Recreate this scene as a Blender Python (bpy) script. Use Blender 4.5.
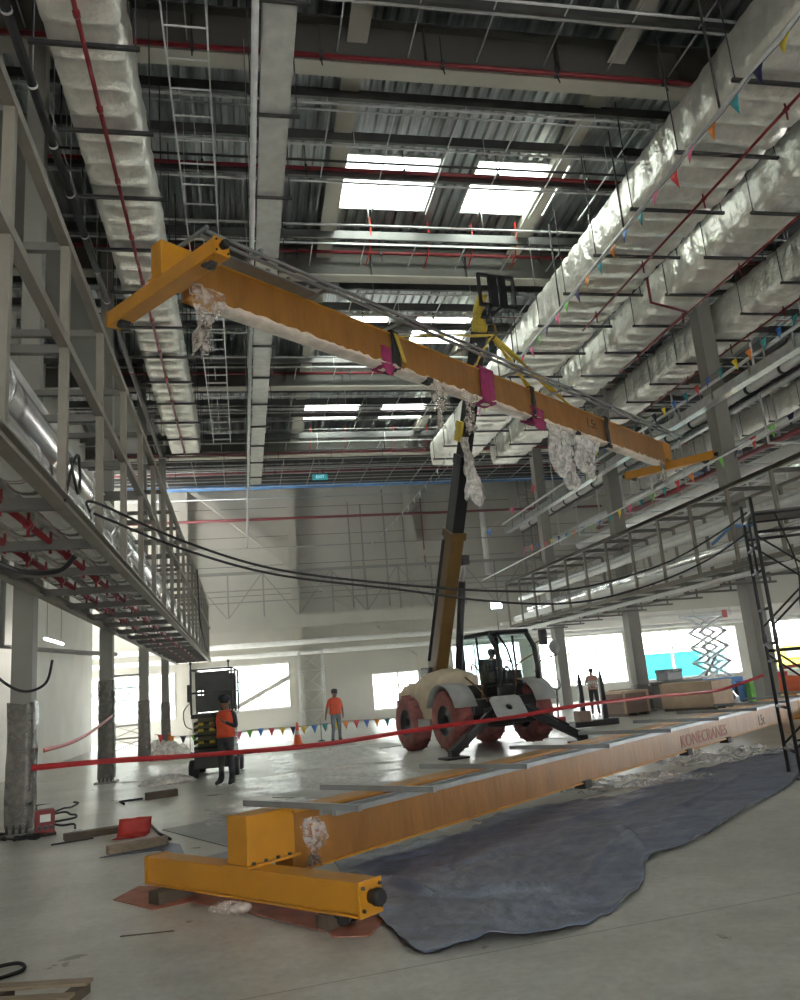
import bpy, bmesh, math, random
from mathutils import Vector, Matrix
random.seed(7)
for o in list(bpy.data.objects): bpy.data.objects.remove(o)
S = bpy.context.scene
COL = S.collection
PI = math.pi

# ---------------------------------------------------------------- camera
cam_d = bpy.data.cameras.new('camera'); cam = bpy.data.objects.new('camera', cam_d); COL.objects.link(cam)
cam_d.sensor_fit = 'AUTO'; cam_d.sensor_width = 36.0; cam_d.lens = 0.795 * 36.0
cam_d.clip_start = 0.05; cam_d.clip_end = 400
CAM_R = Matrix(((0.979229, 0.035183, -0.199681), (-0.185892, -0.237462, -0.953444), (-0.080961, 0.970760, -0.225989)))
cam.matrix_world = Matrix.Translation((0, 0, 1.7)) @ CAM_R.to_4x4()
S.camera = cam

# ---------------------------------------------------------------- daylight and exposure
S.view_settings.view_transform = 'Standard'; S.view_settings.look = 'None'
S.view_settings.exposure = 0.33; S.view_settings.gamma = 1.0; S.view_settings.use_curve_mapping = False
W = bpy.data.worlds.new('overcast_sky'); S.world = W; W.use_nodes = True
wb = W.node_tree.nodes['Background']; wb.inputs[0].default_value = (0.98, 0.985, 0.96, 1); wb.inputs[1].default_value = 15.0

# ---------------------------------------------------------------- materials
def new_mat(name):
    m = bpy.data.materials.new(name); m.use_nodes = True
    return m, m.node_tree, m.node_tree.nodes['Principled BSDF']
def pm(name, col, rough=0.5, metal=0.0, var=0.12, scale=6.0, bump=0.0, bscale=40.0, stretch=None, col2=None, spec=0.5, bdist=0.02):
    m, nt, b = new_mat(name)
    b.inputs['Roughness'].default_value = rough; b.inputs['Metallic'].default_value = metal
    b.inputs['Specular IOR Level'].default_value = spec
    tc = nt.nodes.new('ShaderNodeTexCoord'); src = tc.outputs['Object']
    if stretch:
        mp = nt.nodes.new('ShaderNodeMapping'); mp.inputs['Scale'].default_value = stretch
        nt.links.new(src, mp.inputs[0]); src = mp.outputs[0]
    if var or col2:
        n = nt.nodes.new('ShaderNodeTexNoise'); n.inputs['Scale'].default_value = scale; n.inputs['Detail'].default_value = 4
        nt.links.new(src, n.inputs['Vector'])
        r = nt.nodes.new('ShaderNodeValToRGB'); r.color_ramp.elements[0].position = 0.3; r.color_ramp.elements[1].position = 0.7
        c2 = col2 or tuple(min(1, c * (1 + var)) for c in col); c1 = tuple(c * (1 - var) for c in col) if not col2 else col
        r.color_ramp.elements[0].color = (*c1, 1); r.color_ramp.elements[1].color = (*c2, 1)
        nt.links.new(n.outputs[0], r.inputs[0]); nt.links.new(r.outputs[0], b.inputs['Base Color'])
    else:
        b.inputs['Base Color'].default_value = (*col, 1)
    if bump:
        n2 = nt.nodes.new('ShaderNodeTexNoise'); n2.inputs['Scale'].default_value = bscale; n2.inputs['Detail'].default_value = 3
        nt.links.new(src, n2.inputs['Vector'])
        bp = nt.nodes.new('ShaderNodeBump'); bp.inputs['Strength'].default_value = bump; bp.inputs['Distance'].default_value = bdist
        nt.links.new(n2.outputs[0], bp.inputs['Height']); nt.links.new(bp.outputs[0], b.inputs['Normal'])
    return m
def film_mat(name, col=(.9, .88, .85), alpha=0.5, rough=0.2):
    m, nt, b = new_mat(name)
    b.inputs['Base Color'].default_value = (*col, 1); b.inputs['Roughness'].default_value = rough
    tc = nt.nodes.new('ShaderNodeTexCoord'); n = nt.nodes.new('ShaderNodeTexNoise'); n.inputs['Scale'].default_value = 9; n.inputs['Detail'].default_value = 5
    nt.links.new(tc.outputs['Object'], n.inputs['Vector'])
    r = nt.nodes.new('ShaderNodeMapRange'); r.inputs[1].default_value = .35; r.inputs[2].default_value = .65
    r.inputs[3].default_value = max(0, alpha - .25); r.inputs[4].default_value = min(1, alpha + .25)
    nt.links.new(n.outputs[0], r.inputs[0]); nt.links.new(r.outputs[0], b.inputs['Alpha'])
    bp = nt.nodes.new('ShaderNodeBump'); bp.inputs['Strength'].default_value = .5; bp.inputs['Distance'].default_value = .03
    nt.links.new(n.outputs[0], bp.inputs['Height']); nt.links.new(bp.outputs[0], b.inputs['Normal'])
    return m
def emit_mat(name, col, st):
    m, nt, b = new_mat(name)
    b.inputs['Base Color'].default_value = (*col, 1); b.inputs['Emission Color'].default_value = (*col, 1); b.inputs['Emission Strength'].default_value = st
    return m
M = {}
def floor_mat():
    m, nt, b = new_mat('polished_concrete')
    tc = nt.nodes.new('ShaderNodeTexCoord'); L = nt.links
    def noise(s, d=6, r=.6):
        n = nt.nodes.new('ShaderNodeTexNoise'); n.inputs['Scale'].default_value = s; n.inputs['Detail'].default_value = d; n.inputs['Roughness'].default_value = r
        L.new(tc.outputs['Object'], n.inputs['Vector']); return n
    def ramp(n, p0, c0, p1, c1):
        r = nt.nodes.new('ShaderNodeValToRGB'); r.color_ramp.elements[0].position = p0; r.color_ramp.elements[1].position = p1
        r.color_ramp.elements[0].color = (*c0, 1); r.color_ramp.elements[1].color = (*c1, 1); L.new(n.outputs[0], r.inputs[0]); return r
    a = ramp(noise(.5), .32, (.52, .51, .465), .66, (.68, .67, .62))
    d = ramp(noise(2.2, 5, .55), .32, (.80, .79, .765), .64, (1, 1, 1))
    f = ramp(noise(13, 5, .65), .32, (.82, .82, .815), .62, (1, 1, 1))
    def mul(x, y):
        k = nt.nodes.new('ShaderNodeMix'); k.data_type = 'RGBA'; k.blend_type = 'MULTIPLY'; k.inputs[0].default_value = 1
        L.new(x, k.inputs[6]); L.new(y, k.inputs[7]); return k.outputs[2]
    c = mul(mul(a.outputs[0], d.outputs[0]), f.outputs[0])
    # saw-cut joints: thin dark grooves every 6 m
    sx = nt.nodes.new('ShaderNodeSeparateXYZ'); L.new(tc.outputs['Object'], sx.inputs[0])
    def joint(out, off, per):
        s = nt.nodes.new('ShaderNodeMath'); s.operation = 'ADD'; s.inputs[1].default_value = off; L.new(out, s.inputs[0])
        p = nt.nodes.new('ShaderNodeMath'); p.operation = 'PINGPONG'; p.inputs[1].default_value = per / 2; L.new(s.outputs[0], p.inputs[0])
        g = nt.nodes.new('ShaderNodeMath'); g.operation = 'GREATER_THAN'; g.inputs[1].default_value = .006; L.new(p.outputs[0], g.inputs[0])
        q = nt.nodes.new('ShaderNodeMath'); q.operation = 'MAXIMUM'; q.inputs[1].default_value = .45; L.new(g.outputs[0], q.inputs[0]); return q.outputs[0]
    rot = nt.nodes.new('ShaderNodeVectorRotate'); rot.inputs['Angle'].default_value = -0.094; rot.rotation_type = 'Z_AXIS'
    L.new(tc.outputs['Object'], rot.inputs['Vector']); s2 = nt.nodes.new('ShaderNodeSeparateXYZ'); L.new(rot.outputs[0], s2.inputs[0])
    j = joint(s2.outputs['Y'], -5.25, 7.5)
    cc = nt.nodes.new('ShaderNodeCombineColor')
    for i in range(3): L.new(j, cc.inputs[i])
    L.new(mul(c, cc.outputs[0]), b.inputs['Base Color'])
    rr = nt.nodes.new('ShaderNodeMapRange'); rr.inputs[1].default_value = .3; rr.inputs[2].default_value = .7; rr.inputs[3].default_value = .26; rr.inputs[4].default_value = .42
    L.new(noise(1.1).outputs[0], rr.inputs[0]); L.new(rr.outputs[0], b.inputs['Roughness'])
    bp = nt.nodes.new('ShaderNodeBump'); bp.inputs['Strength'].default_value = .15; bp.inputs['Distance'].default_value = .01
    L.new(noise(9).outputs[0], bp.inputs['Height']); L.new(bp.outputs[0], b.inputs['Normal'])
    return m
M['floor'] = floor_mat()
M['wall'] = pm('cream_wall_panel', (.54, .525, .465), .7, var=.05, scale=.6)
M['wall_white'] = pm('white_plaster', (.84, .82, .77), .8, var=.06, scale=.8)
M['steel'] = pm('grey_steel_paint', (.30, .295, .27), .5, var=.08, scale=1.5)
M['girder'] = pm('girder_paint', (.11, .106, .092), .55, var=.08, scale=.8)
M['rafter'] = pm('pale_steel_and_lit_flange', (.52, .50, .43), .55, var=.06, scale=.8)
M['column'] = pm('column_paint', (.25, .245, .215), .5, var=.07, scale=1.2)
M['deck'] = pm('galvanised_deck', (.44, .465, .48), .32, .9, var=.35, scale=1.2, stretch=(3, .5, 1))
M['purlin'] = pm('purlin_galvanised', (.13, .13, .125), .45, .5, var=.15, scale=2)
M['galv'] = pm('galvanised_steel', (.52, .53, .53), .38, .75, var=.15, scale=5)
M['galv_lt'] = pm('bright_galvanised', (.66, .67, .66), .45, .35, var=.1, scale=5)
M['dark'] = pm('dark_steel', (.045, .045, .045), .5, var=.2, scale=5)
M['black'] = pm('black_rubber', (.018, .018, .018), .6, var=.2, scale=8)
M['bpaint'] = pm('black_gloss_paint', (.02, .02, .022), .35, var=.2, scale=4)
M['red_pipe'] = pm('red_sprinkler_paint', (.22, .018, .025), .4, var=.15, scale=4)
M['red'] = pm('red_plastic', (.55, .03, .02), .45, var=.12, scale=6)
M['blue_pipe'] = pm('blue_pipe_paint', (.07, .22, .50), .45, var=.12, scale=4)
M['foil'] = pm('foil_insulation', (.86, .835, .77), .36, .7, var=.12, scale=3, bump=.8, bscale=7, bdist=.05)
M['foil_pipe'] = pm('pipe_cladding', (.75, .75, .74), .24, .9, var=.08, scale=2, bump=.05, bscale=8)
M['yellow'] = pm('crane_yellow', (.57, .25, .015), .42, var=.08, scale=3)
M['wrapped'] = pm('crane_yellow_film_and_shade', (.31, .135, .026), .36, var=.18, scale=4, bump=.35, bscale=14, stretch=(1, 1, .3))  # film-covered yellow, darkened further to paint in the shade of the backlit sides
M['pale_film'] = pm('pale_protective_film', (.80, .69, .58), .38, var=.16, scale=5, bump=.8, bscale=9)
M['rail'] = pm('grey_track_steel', (.33, .35, .355), .4, .6, var=.12, scale=4)
M['tarp'] = pm('blue_grey_tarpaulin', (.155, .175, .245), .42, var=.22, scale=2.6, bump=.9, bscale=8)
M['sheet'] = pm('grey_floor_sheet', (.40, .40, .37), .55, var=.12, scale=1.8)
M['wood'] = pm('raw_timber', (.30, .235, .165), .7, var=.2, scale=5, stretch=(1, 8, 8))
M['wood_dk'] = pm('dirty_timber', (.105, .08, .058), .75, var=.25, scale=5)
M['ply'] = pm('plywood', (.62, .46, .31), .65, var=.1, scale=3)
M['cardboard'] = pm('brown_box', (.24, .16, .13), .7, var=.12, scale=4)
M['rust'] = pm('rust_red_sheet', (.42, .17, .115), .7, var=.2, scale=6)
M['mustard'] = pm('mustard_boom_paint', (.16, .088, .02), .45, var=.1, scale=3)
M['beige'] = pm('beige_canvas_wrap', (.62, .52, .37), .7, var=.12, scale=4, bump=.7, bscale=6)
M['tyre'] = pm('red_dust_wrapped_tyre', (.27, .085, .075), .75, var=.3, scale=5, bump=.5, bscale=9)
M['fender'] = pm('grey_fender', (.30, .30, .29), .55, var=.1, scale=4)
M['plate'] = pm('light_grey_plate', (.40, .41, .41), .45, .3, var=.12, scale=6)
M['strap_y'] = pm('yellow_webbing', (.62, .46, .06), .7, var=.15, scale=12)
M['magenta'] = pm('magenta_cloth', (.36, .03, .13), .75, var=.2, scale=8)
M['film'] = film_mat('hanging_plastic_film', (.84, .74, .66), .36)
M['rag'] = film_mat('white_plastic_rag', (.80, .76, .72), .75)
M['clear'] = film_mat('clear_floor_film', (.86, .86, .85), .3, .12)
M['white_film'] = film_mat('white_film_and_glare', (.88, .88, .86), .8, .25)  # white film, whitened further to carry window glare on the floor
M['orange'] = pm('orange_vest', (.72, .085, .028), .7, var=.1, scale=10)
M['reflective'] = pm('grey_reflective_tape', (.55, .55, .52), .4, var=.08, scale=10)
M['navy'] = pm('dark_navy_cloth', (.022, .026, .04), .8, var=.2, scale=10)
M['charcoal'] = pm('charcoal_trousers', (.045, .047, .052), .8, var=.2, scale=8)
M['jeans'] = pm('grey_blue_jeans', (.16, .19, .22), .8, var=.2, scale=9)
M['skin'] = pm('skin', (.23, .12, .075), .55, var=.08, scale=12)
M['hair'] = pm('black_hair', (.012, .010, .009), .6, var=.2, scale=20)
M['boot'] = pm('dark_boots', (.03, .026, .022), .6, var=.2, scale=10)
M['eye'] = pm('eye', (.03, .025, .02), .2, var=0)
M['pink'] = pm('faded_pink_vest', (.55, .26, .22), .7, var=.1, scale=10)
M['white'] = pm('white_paint', (.78, .78, .75), .5, var=.05, scale=4)
M['cone'] = pm('orange_cone', (.80, .13, .03), .5, var=.08, scale=8)
M['lift_dk'] = pm('dark_lift_panel', (.05, .052, .048), .5, var=.2, scale=4)
M['lift_gr'] = pm('olive_lift_paint', (.14, .14, .07), .5, var=.2, scale=4)
M['lift_wh'] = pm('pale_scissor_arms', (.66, .67, .69), .45, .1, var=.1, scale=5)
M['lift_bl'] = pm('blue_lift_base', (.03, .20, .55), .5, var=.1, scale=5)
M['cyan'] = pm('cyan_hoarding', (.0, .42, .52), .5, var=.06, scale=2)
M['outside'] = pm('pale_outside_building', (.80, .82, .82), .8, var=.05, scale=.5)
M['yellow_van'] = pm('yellow_body', (.75, .62, .10), .4, var=.05, scale=3)
M['lamp'] = emit_mat('flood_lamp_lens', (.85, .95, 1.0), 40)
M['tube'] = emit_mat('lit_tube', (1, .97, .9), 30)
M['sign'] = emit_mat('exit_sign_face', (.05, .42, .48), .35)
M['sign_ink'] = emit_mat('exit_sign_letters', (.7, .95, .98), .7)
M['ink'] = pm('black_marking', (.02, .02, .02), .6, var=0)
M['ink_red'] = pm('red_lettering', (.33, .06, .025), .55, var=.1, scale=20)
FLAG = [pm('flag_' + n, c, .6, var=.08, scale=10) for n, c in (('red', (.85, .05, .07)), ('yellow', (.95, .72, .06)), ('green', (.22, .68, .12)), ('blue', (.07, .24, .72)),
        ('orange', (.95, .30, .04)), ('pink', (.9, .18, .38)), ('navy', (.035, .03, .12)), ('teal', (.05, .38, .42)))]
def glass_mat(name, tint, mix):
    m = bpy.data.materials.new(name); m.use_nodes = True; nt = m.node_tree; nt.nodes.clear()
    o = nt.nodes.new('ShaderNodeOutputMaterial'); t = nt.nodes.new('ShaderNodeBsdfTransparent'); g = nt.nodes.new('ShaderNodeBsdfGlossy'); x = nt.nodes.new('ShaderNodeMixShader')
    t.inputs[0].default_value = (*tint, 1); g.inputs[1].default_value = .03; x.inputs[0].default_value = mix
    nt.links.new(t.outputs[0], x.inputs[1]); nt.links.new(g.outputs[0], x.inputs[2]); nt.links.new(x.outputs[0], o.inputs[0]); return m
M['sheet_dk'] = pm('grey_worn_sheet', (.27, .275, .265), .45, var=.15, scale=2)
M['red_dk'] = pm('dull_red_paint', (.22, .02, .025), .5, var=.15, scale=6)
M['red_tape'] = pm('red_barrier_tape', (.50, .025, .03), .35, var=.1, scale=6)
M['tray'] = pm('perforated_pale_tray', (.60, .60, .57), .5, .3, var=.12, scale=4)
M['rackmat'] = pm('rack_galvanised', (.215, .195, .158), .55, .1, var=.1, scale=4)
M['rackdk'] = pm('rack_cross_steel', (.13, .125, .11), .55, .15, var=.1, scale=4)
M['glassdk'] = pm('far_window_glass', (.45, .55, .58), .2, var=.05)
M['pane'] = glass_mat('window_glass', (.93, .95, .95), .06)
M['cabglass'] = glass_mat('cab_glass', (.90, .965, .96), .08)
def translucent_mat(name):
    m = bpy.data.materials.new(name); m.use_nodes = True; nt = m.node_tree; nt.nodes.clear()
    o = nt.nodes.new('ShaderNodeOutputMaterial'); t = nt.nodes.new('ShaderNodeBsdfTranslucent'); g = nt.nodes.new('ShaderNodeBsdfTransparent'); x = nt.nodes.new('ShaderNodeMixShader')
    tc = nt.nodes.new('ShaderNodeTexCoord'); n = nt.nodes.new('ShaderNodeTexVoronoi'); n.inputs['Scale'].default_value = 2.2
    r = nt.nodes.new('ShaderNodeValToRGB'); r.color_ramp.elements[0].color = (.95, .97, .95, 1); r.color_ramp.elements[1].color = (.62, .66, .62, 1)
    nt.links.new(tc.outputs['Object'], n.inputs['Vector']); nt.links.new(n.outputs[0], r.inputs[0]); nt.links.new(r.outputs[0], t.inputs[0])
    g.inputs[0].default_value = (.85, .9, .88, 1); x.inputs[0].default_value = .35
    nt.links.new(t.outputs[0], x.inputs[1]); nt.links.new(g.outputs[0], x.inputs[2]); nt.links.new(x.outputs[0], o.inputs[0]); return m
M['skylight'] = translucent_mat('skylight_sheet')

# ---------------------------------------------------------------- mesh helpers
class G:
    """collects shapes of ONE mesh object"""
    def __init__(s): s.v = []; s.f = []; s.m = []; s.sm = []
    def add(s, v, f, mi=0, smooth=False):
        k = len(s.v); s.v += [Vector(p) for p in v]
        for q in f: s.f.append([i + k for i in q]); s.m.append(mi); s.sm.append(smooth)
        return s
    def box(s, c, d, rot=None, mi=0):
        c = Vector(c); h = [x / 2 for x in d]; vs = []
        for x, y, z in ((-1, -1, -1), (1, -1, -1), (1, 1, -1), (-1, 1, -1), (-1, -1, 1), (1, -1, 1), (1, 1, 1), (-1, 1, 1)):
            p = Vector((x * h[0], y * h[1], z * h[2]))
            if rot: p = rot @ p
            vs.append(c + p)
        return s.add(vs, [(0, 3, 2, 1), (4, 5, 6, 7), (0, 1, 5, 4), (1, 2, 6, 5), (2, 3, 7, 6), (3, 0, 4, 7)], mi)
    def b2(s, lo, hi, mi=0): return s.box([(a + b) / 2 for a, b in zip(lo, hi)], [abs(b - a) for a, b in zip(lo, hi)], None, mi)
    def bar(s, p, q, w, h, up=(0, 0, 1), mi=0):
        p = Vector(p); q = Vector(q); y = (q - p); L = y.length; y.normalize(); u = Vector(up)
        x = y.cross(u)
        if x.length < 1e-4: x = y.cross(Vector((1, 0, 0)))
        x.normalize(); z = x.cross(y)
        return s.box((p + q) / 2, (w, L, h), Matrix((x, y, z)).transposed(), mi)
    def tube(s, pts, r, n=8, cap=True, mi=0, smooth=True):
        pts = [Vector(p) for p in pts]; N = len(pts); rs = r if isinstance(r, (list, tuple)) else [r] * N
        t0 = (pts[1] - pts[0]).normalized(); a = Vector((0, 0, 1)) if abs(t0.z) < .9 else Vector((1, 0, 0))
        vs = []; fs = []
        for i, p in enumerate(pts):
            t = ((pts[min(i + 1, N - 1)] - p).normalized() + (p - pts[max(i - 1, 0)]).normalized()).normalized() if 0 < i < N - 1 else ((pts[1] - pts[0]) if i == 0 else (pts[-1] - pts[-2])).normalized()
            x = t.cross(a); x.normalize(); y = x.cross(t).normalized(); a = y
            for k in range(n):
                w = 2 * PI * k / n; vs.append(p + (x * math.cos(w) + y * math.sin(w)) * rs[i])
        for i in range(N - 1):
            for k in range(n):
                k2 = (k + 1) % n; fs.append((i * n + k, i * n + k2, (i + 1) * n + k2, (i + 1) * n + k))
        s.add(vs, fs, mi, smooth)
        if cap:
            k = len(s.v) - len(vs)
            s.f.append([k + i for i in range(n)][::-1]); s.m.append(mi); s.sm.append(False)
            s.f.append([k + (N - 1) * n + i for i in range(n)]); s.m.append(mi); s.sm.append(False)
        return s
    def lathe(s, prof, o=(0, 0, 0), ax='z', n=20, mi=0, smooth=True, sx=1, sy=1, cap=True):
        o = Vector(o); vs = []; fs = []
        for r, z in prof:
            for k in range(n):
                w = 2 * PI * k / n; a, b = r * math.cos(w) * sx, r * math.sin(w) * sy
                vs.append(o + (Vector((a, b, z)) if ax == 'z' else Vector((z, a, b)) if ax == 'x' else Vector((b, z, a))))
        for i in range(len(prof) - 1):
            for k in range(n):
                k2 = (k + 1) % n; fs.append((i * n + k, i * n + k2, (i + 1) * n + k2, (i + 1) * n + k))
        s.add(vs, fs, mi, smooth); k0 = len(s.v) - len(vs)
        if not cap: return s
        if prof[0][0] > 1e-4: s.f.append([k0 + i for i in range(n)][::-1]); s.m.append(mi); s.sm.append(False)
        if prof[-1][0] > 1e-4: s.f.append([k0 + (len(prof) - 1) * n + i for i in range(n)]); s.m.append(mi); s.sm.append(False)
        return s
    def ball(s, c, r, n=10, mi=0):
        rr = r if isinstance(r, (list, tuple)) else (r, r, r); m = max(5, n // 2 + 1); vs = []; fs = []
        for i in range(m + 1):
            a = PI * i / m
            for k in range(n):
                w = 2 * PI * k / n; vs.append(Vector(c) + Vector((rr[0] * math.sin(a) * math.cos(w), rr[1] * math.sin(a) * math.sin(w), rr[2] * math.cos(a))))
        for i in range(m):
            for k in range(n):
                k2 = (k + 1) % n; fs.append((i * n + k, (i + 1) * n + k, (i + 1) * n + k2, i * n + k2))
        return s.add(vs, fs, mi, True)
    def prism(s, poly, d, mi=0):
        """poly: 3D points in one plane, extruded along vector d"""
        n = len(poly); a = [Vector(p) for p in poly]; d = Vector(d)
        return s.add(a + [p + d for p in a], [tuple(range(n))[::-1], tuple(range(n, 2 * n))] + [(i, (i + 1) % n, n + (i + 1) % n, n + i) for i in range(n)], mi)
    def grid(s, rows, mi=0, smooth=True, closed=False):
        n = len(rows[0]); vs = [p for r in rows for p in r]; fs = []
        for i in range(len(rows) - 1):
            for k in range(n if closed else n - 1):
                k2 = (k + 1) % n; fs.append((i * n + k, i * n + k2, (i + 1) * n + k2, (i + 1) * n + k))
        return s.add(vs, fs, mi, smooth)
    def obj(s, name, mats, parent=None, off=(0, 0, 0), bevel=0, solid=0):
        me = bpy.data.meshes.new(name); off = Vector(off)
        me.from_pydata([tuple(p - off) for p in s.v], [], s.f)
        for m in (mats if isinstance(mats, (list, tuple)) else [mats]): me.materials.append(M[m] if isinstance(m, str) else m)
        me.polygons.foreach_set('material_index', s.m); me.polygons.foreach_set('use_smooth', s.sm); me.update()
        bm = bmesh.new(); bm.from_mesh(me); bmesh.ops.recalc_face_normals(bm, faces=bm.faces); bm.to_mesh(me); bm.free()
        o = bpy.data.objects.new(name, me); COL.objects.link(o)
        if parent: o.parent = parent
        elif off.length: o.location = off
        if bevel:
            b = o.modifiers.new('bevel', 'BEVEL'); b.width = bevel; b.segments = 2; b.limit_method = 'ANGLE'; b.angle_limit = .7
        if solid:
            b = o.modifiers.new('solid', 'SOLIDIFY'); b.thickness = solid; b.offset = 0
        return o
def tag(o, label, cat, group=None, kind=None):
    o['label'] = label; o['category'] = cat
    if group: o['group'] = group
    if kind: o['kind'] = kind
    return o
def struct(o, label=None):
    o['kind'] = 'structure'
    if label: o['label'] = label
    return o
def thing(name, label, cat, loc=(0, 0, 0), rz=0, group=None):
    o = bpy.data.objects.new(name, None); COL.objects.link(o); o.location = loc; o.rotation_euler = (0, 0, rz); o.empty_display_size = .2
    return tag(o, label, cat, group)
def kids(o): return [c for c in bpy.data.objects if c.parent == o]
def dup(root, loc=None, rz=None, label=None, group=None, ch=None):
    def cp(o, par):
        c = o.copy(); COL.objects.link(c)
        if par: c.parent = par
        for k in KID.get(o.name, []) : cp(k, c)
        return c
    KID = {}
    for o in bpy.data.objects:
        if o.parent: KID.setdefault(o.parent.name, []).append(o)
    r = cp(root, None)
    if loc is not None: r.location = loc
    if rz is not None: r.rotation_euler = (0, 0, rz)
    if label: r['label'] = label
    if group: r['group'] = group
    return r
def text_part(name, body, size, mat, parent, mtx, ext=.002):
    c = bpy.data.curves.new(name, 'FONT'); c.body = body; c.size = size; c.extrude = ext; c.align_x = 'CENTER'; c.align_y = 'CENTER'
    t = bpy.data.objects.new(name, c); COL.objects.link(t); bpy.context.view_layer.update()
    me = bpy.data.meshes.new_from_object(t.evaluated_get(bpy.context.evaluated_depsgraph_get())); bpy.data.objects.remove(t)
    me.transform(mtx); me.materials.clear(); me.materials.append(M[mat])
    o = bpy.data.objects.new(name, me); COL.objects.link(o); o.parent = parent
    return o
def smooth(P, n=8):
    P = [Vector(p) for p in P]; out = []
    for i in range(len(P) - 1):
        p0, p1, p2, p3 = P[max(i - 1, 0)], P[i], P[i + 1], P[min(i + 2, len(P) - 1)]
        for j in range(n):
            f = j / n; out.append(.5 * ((2 * p1) + (p2 - p0) * f + (2 * p0 - 5 * p1 + 4 * p2 - p3) * f * f + (3 * p1 - p0 - 3 * p2 + p3) * f ** 3))
    return out + [P[-1]]
def rnd(a, b): return random.uniform(a, b)
def lerp(a, b, t): return Vector(a) * (1 - t) + Vector(b) * t
def sag(a, b, d, n=16): return [lerp(a, b, i / n) - Vector((0, 0, d * 4 * (i / n) * (1 - i / n))) for i in range(n + 1)]
# ================================================================ the building shell
YB = 43.5
struct(G().b2((-30, -14, -.3), (50, 75, 0)).obj('floor', 'floor'))
# back wall with window openings (x0,x1,z0,z1)
WIN = [(-14.5, -9.6, .9, 3.3), (-8.6, -3.5, .9, 3.3), (-2.4, 2.35, 1.0, 3.4), (6.75, 9.6, .45, 2.45), (11.3, 15.3, .8, 3.6), (16.4, 21.6, .8, 3.65), (22.5, 28.9, .75, 3.6), (31.2, 37.5, .7, 3.7)]
g = G(); x = -30
for (a, b, z0, z1) in WIN:
    g.b2((x, YB, 0), (a, YB + .3, 16.2)); g.b2((a, YB, 0), (b, YB + .3, z0)); g.b2((a, YB, z1), (b, YB + .3, 16.2)); x = b
g.b2((x, YB, 0), (50, YB + .3, 16.2))
struct(g.obj('wall_back', 'wall'))
# panel joints on the back wall
g = G()
for z in (7.0, 8.6, 10.2, 11.8): g.b2((-29, YB - .012, z), (49, YB, z + .03))
struct(g.obj('trim_1', 'girder'))
for i, (a, b, z0, z1) in enumerate(WIN):
    n = 3 if b - a > 3 else 2
    root = bpy.data.objects.new('window_%d' % (i + 1), None); COL.objects.link(root); root.location = (a, YB, z0); root['kind'] = 'structure'
    g = G(); w = b - a; h = z1 - z0; t = .09
    g.b2((0, -.04, 0), (w, .2, t)); g.b2((0, -.04, h - t), (w, .2, h))
    for k in range(n + 1): g.b2((max(0, k * w / n - t / 2), -.04, t), (min(w, k * w / n + t / 2), .2, h - t))
    g.b2((t, 0, h * .62), (w - t, .12, h * .62 + .06))
    g.obj('window_frame', 'white', root)
    for k in range(n): G().b2((k * w / n + t, .06, t), ((k + 1) * w / n - t, .075, h - t)).obj('pane', 'pane', root)
# left wall stub (runs from the camera back to the first rear bay)
struct(G().b2((-7.0, -14, 0), (-6.6, 38, 16.2)).obj('wall_left', 'wall_white'))
struct(G().b2((44, -14, 4.2), (44.3, 43.5, 16.2)).b2((44, -14, 0), (44.3, 14, 4.2)).b2((44, 26, 0), (44.3, 43.5, 4.2)).obj('wall_right', 'wall'))  # unseen side wall, low gap left open to let light in
# unseen wall behind the camera, its opening added and sized to admit light
struct(G().b2((-30, -14.3, 3.4), (50, -14, 16.2)).b2((-30, -14.3, 0), (1, -14, 3.4)).b2((9, -14.3, 0), (50, -14, 3.4)).obj('wall_front', 'wall'))
RS = .0575                                                        # the roof falls gently towards the back wall
def zg(y): return 13.8 - RS * (min(y, 36.0) - 13.4)
# ---- roof deck: corrugated galvanised sheet with skylight openings
SKY = [(a, b, c, d) for c, d in ((17.3, 19.4), (25.2, 27.2), (32.8, 34.5)) for a, b in ((2.95, 5.45), (6.5, 9.0))]
def zd(y): return zg(y) + 1.27
def deck(g, x0, x1, y0, y1):
    per = .28; prof = ((0, 0), (.10, 0), (.14, .09), (.24, .09))
    def hz(x):
        f = (x + 30) % per
        return 0 if f <= .10 else (f - .10) / .04 * .09 if f < .14 else .09 if f <= .24 else (per - f) / .04 * .09
    xs = [x0, x1] + [-30 + per * k + d for k in range(300) for d, _ in prof if x0 + 1e-4 < -30 + per * k + d < x1 - 1e-4]
    pts = [(x, hz(x)) for x in sorted(xs)]
    g.grid([[Vector((px, y0, zd(y0) + pz)) for px, pz in pts], [Vector((px, y1, zd(y1) + pz)) for px, pz in pts]], 0, False)
g = G(); ys = [-14, 17.3, 19.4, 25.2, 27.2, 32.8, 34.5, 36.0, YB + .3]
for i in range(8):
    y0, y1 = ys[i], ys[i + 1]; hol = [s for s in SKY if abs(s[2] - y0) < .01]; x = -30.0
    for s in hol: deck(g, x, s[0], y0, y1); x = s[1]
    deck(g, x, 50, y0, y1)
struct(g.obj('ceiling', 'deck', solid=.004))
for i, (a, b, c, d) in enumerate(SKY):
    root = bpy.data.objects.new('window_%d' % (i + 11), None); COL.objects.link(root); root.location = (a, c, zd(c)); root.rotation_euler = (-math.atan(RS), 0, 0); root['kind'] = 'structure'
    w, h = b - a, d - c
    G().b2((0, 0, .10), (w, h, .104)).obj('pane', 'skylight', root)
    g = G()
    for q in ((0, -.05, w, 0), (0, h, w, h + .05), (-.05, -.05, 0, h + .05), (w, -.05, w + .05, h + .05)): g.b2((q[0], q[1], -.05), (q[2], q[3], .16))
    g.obj('skylight_kerb', 'galv_lt', root)
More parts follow.
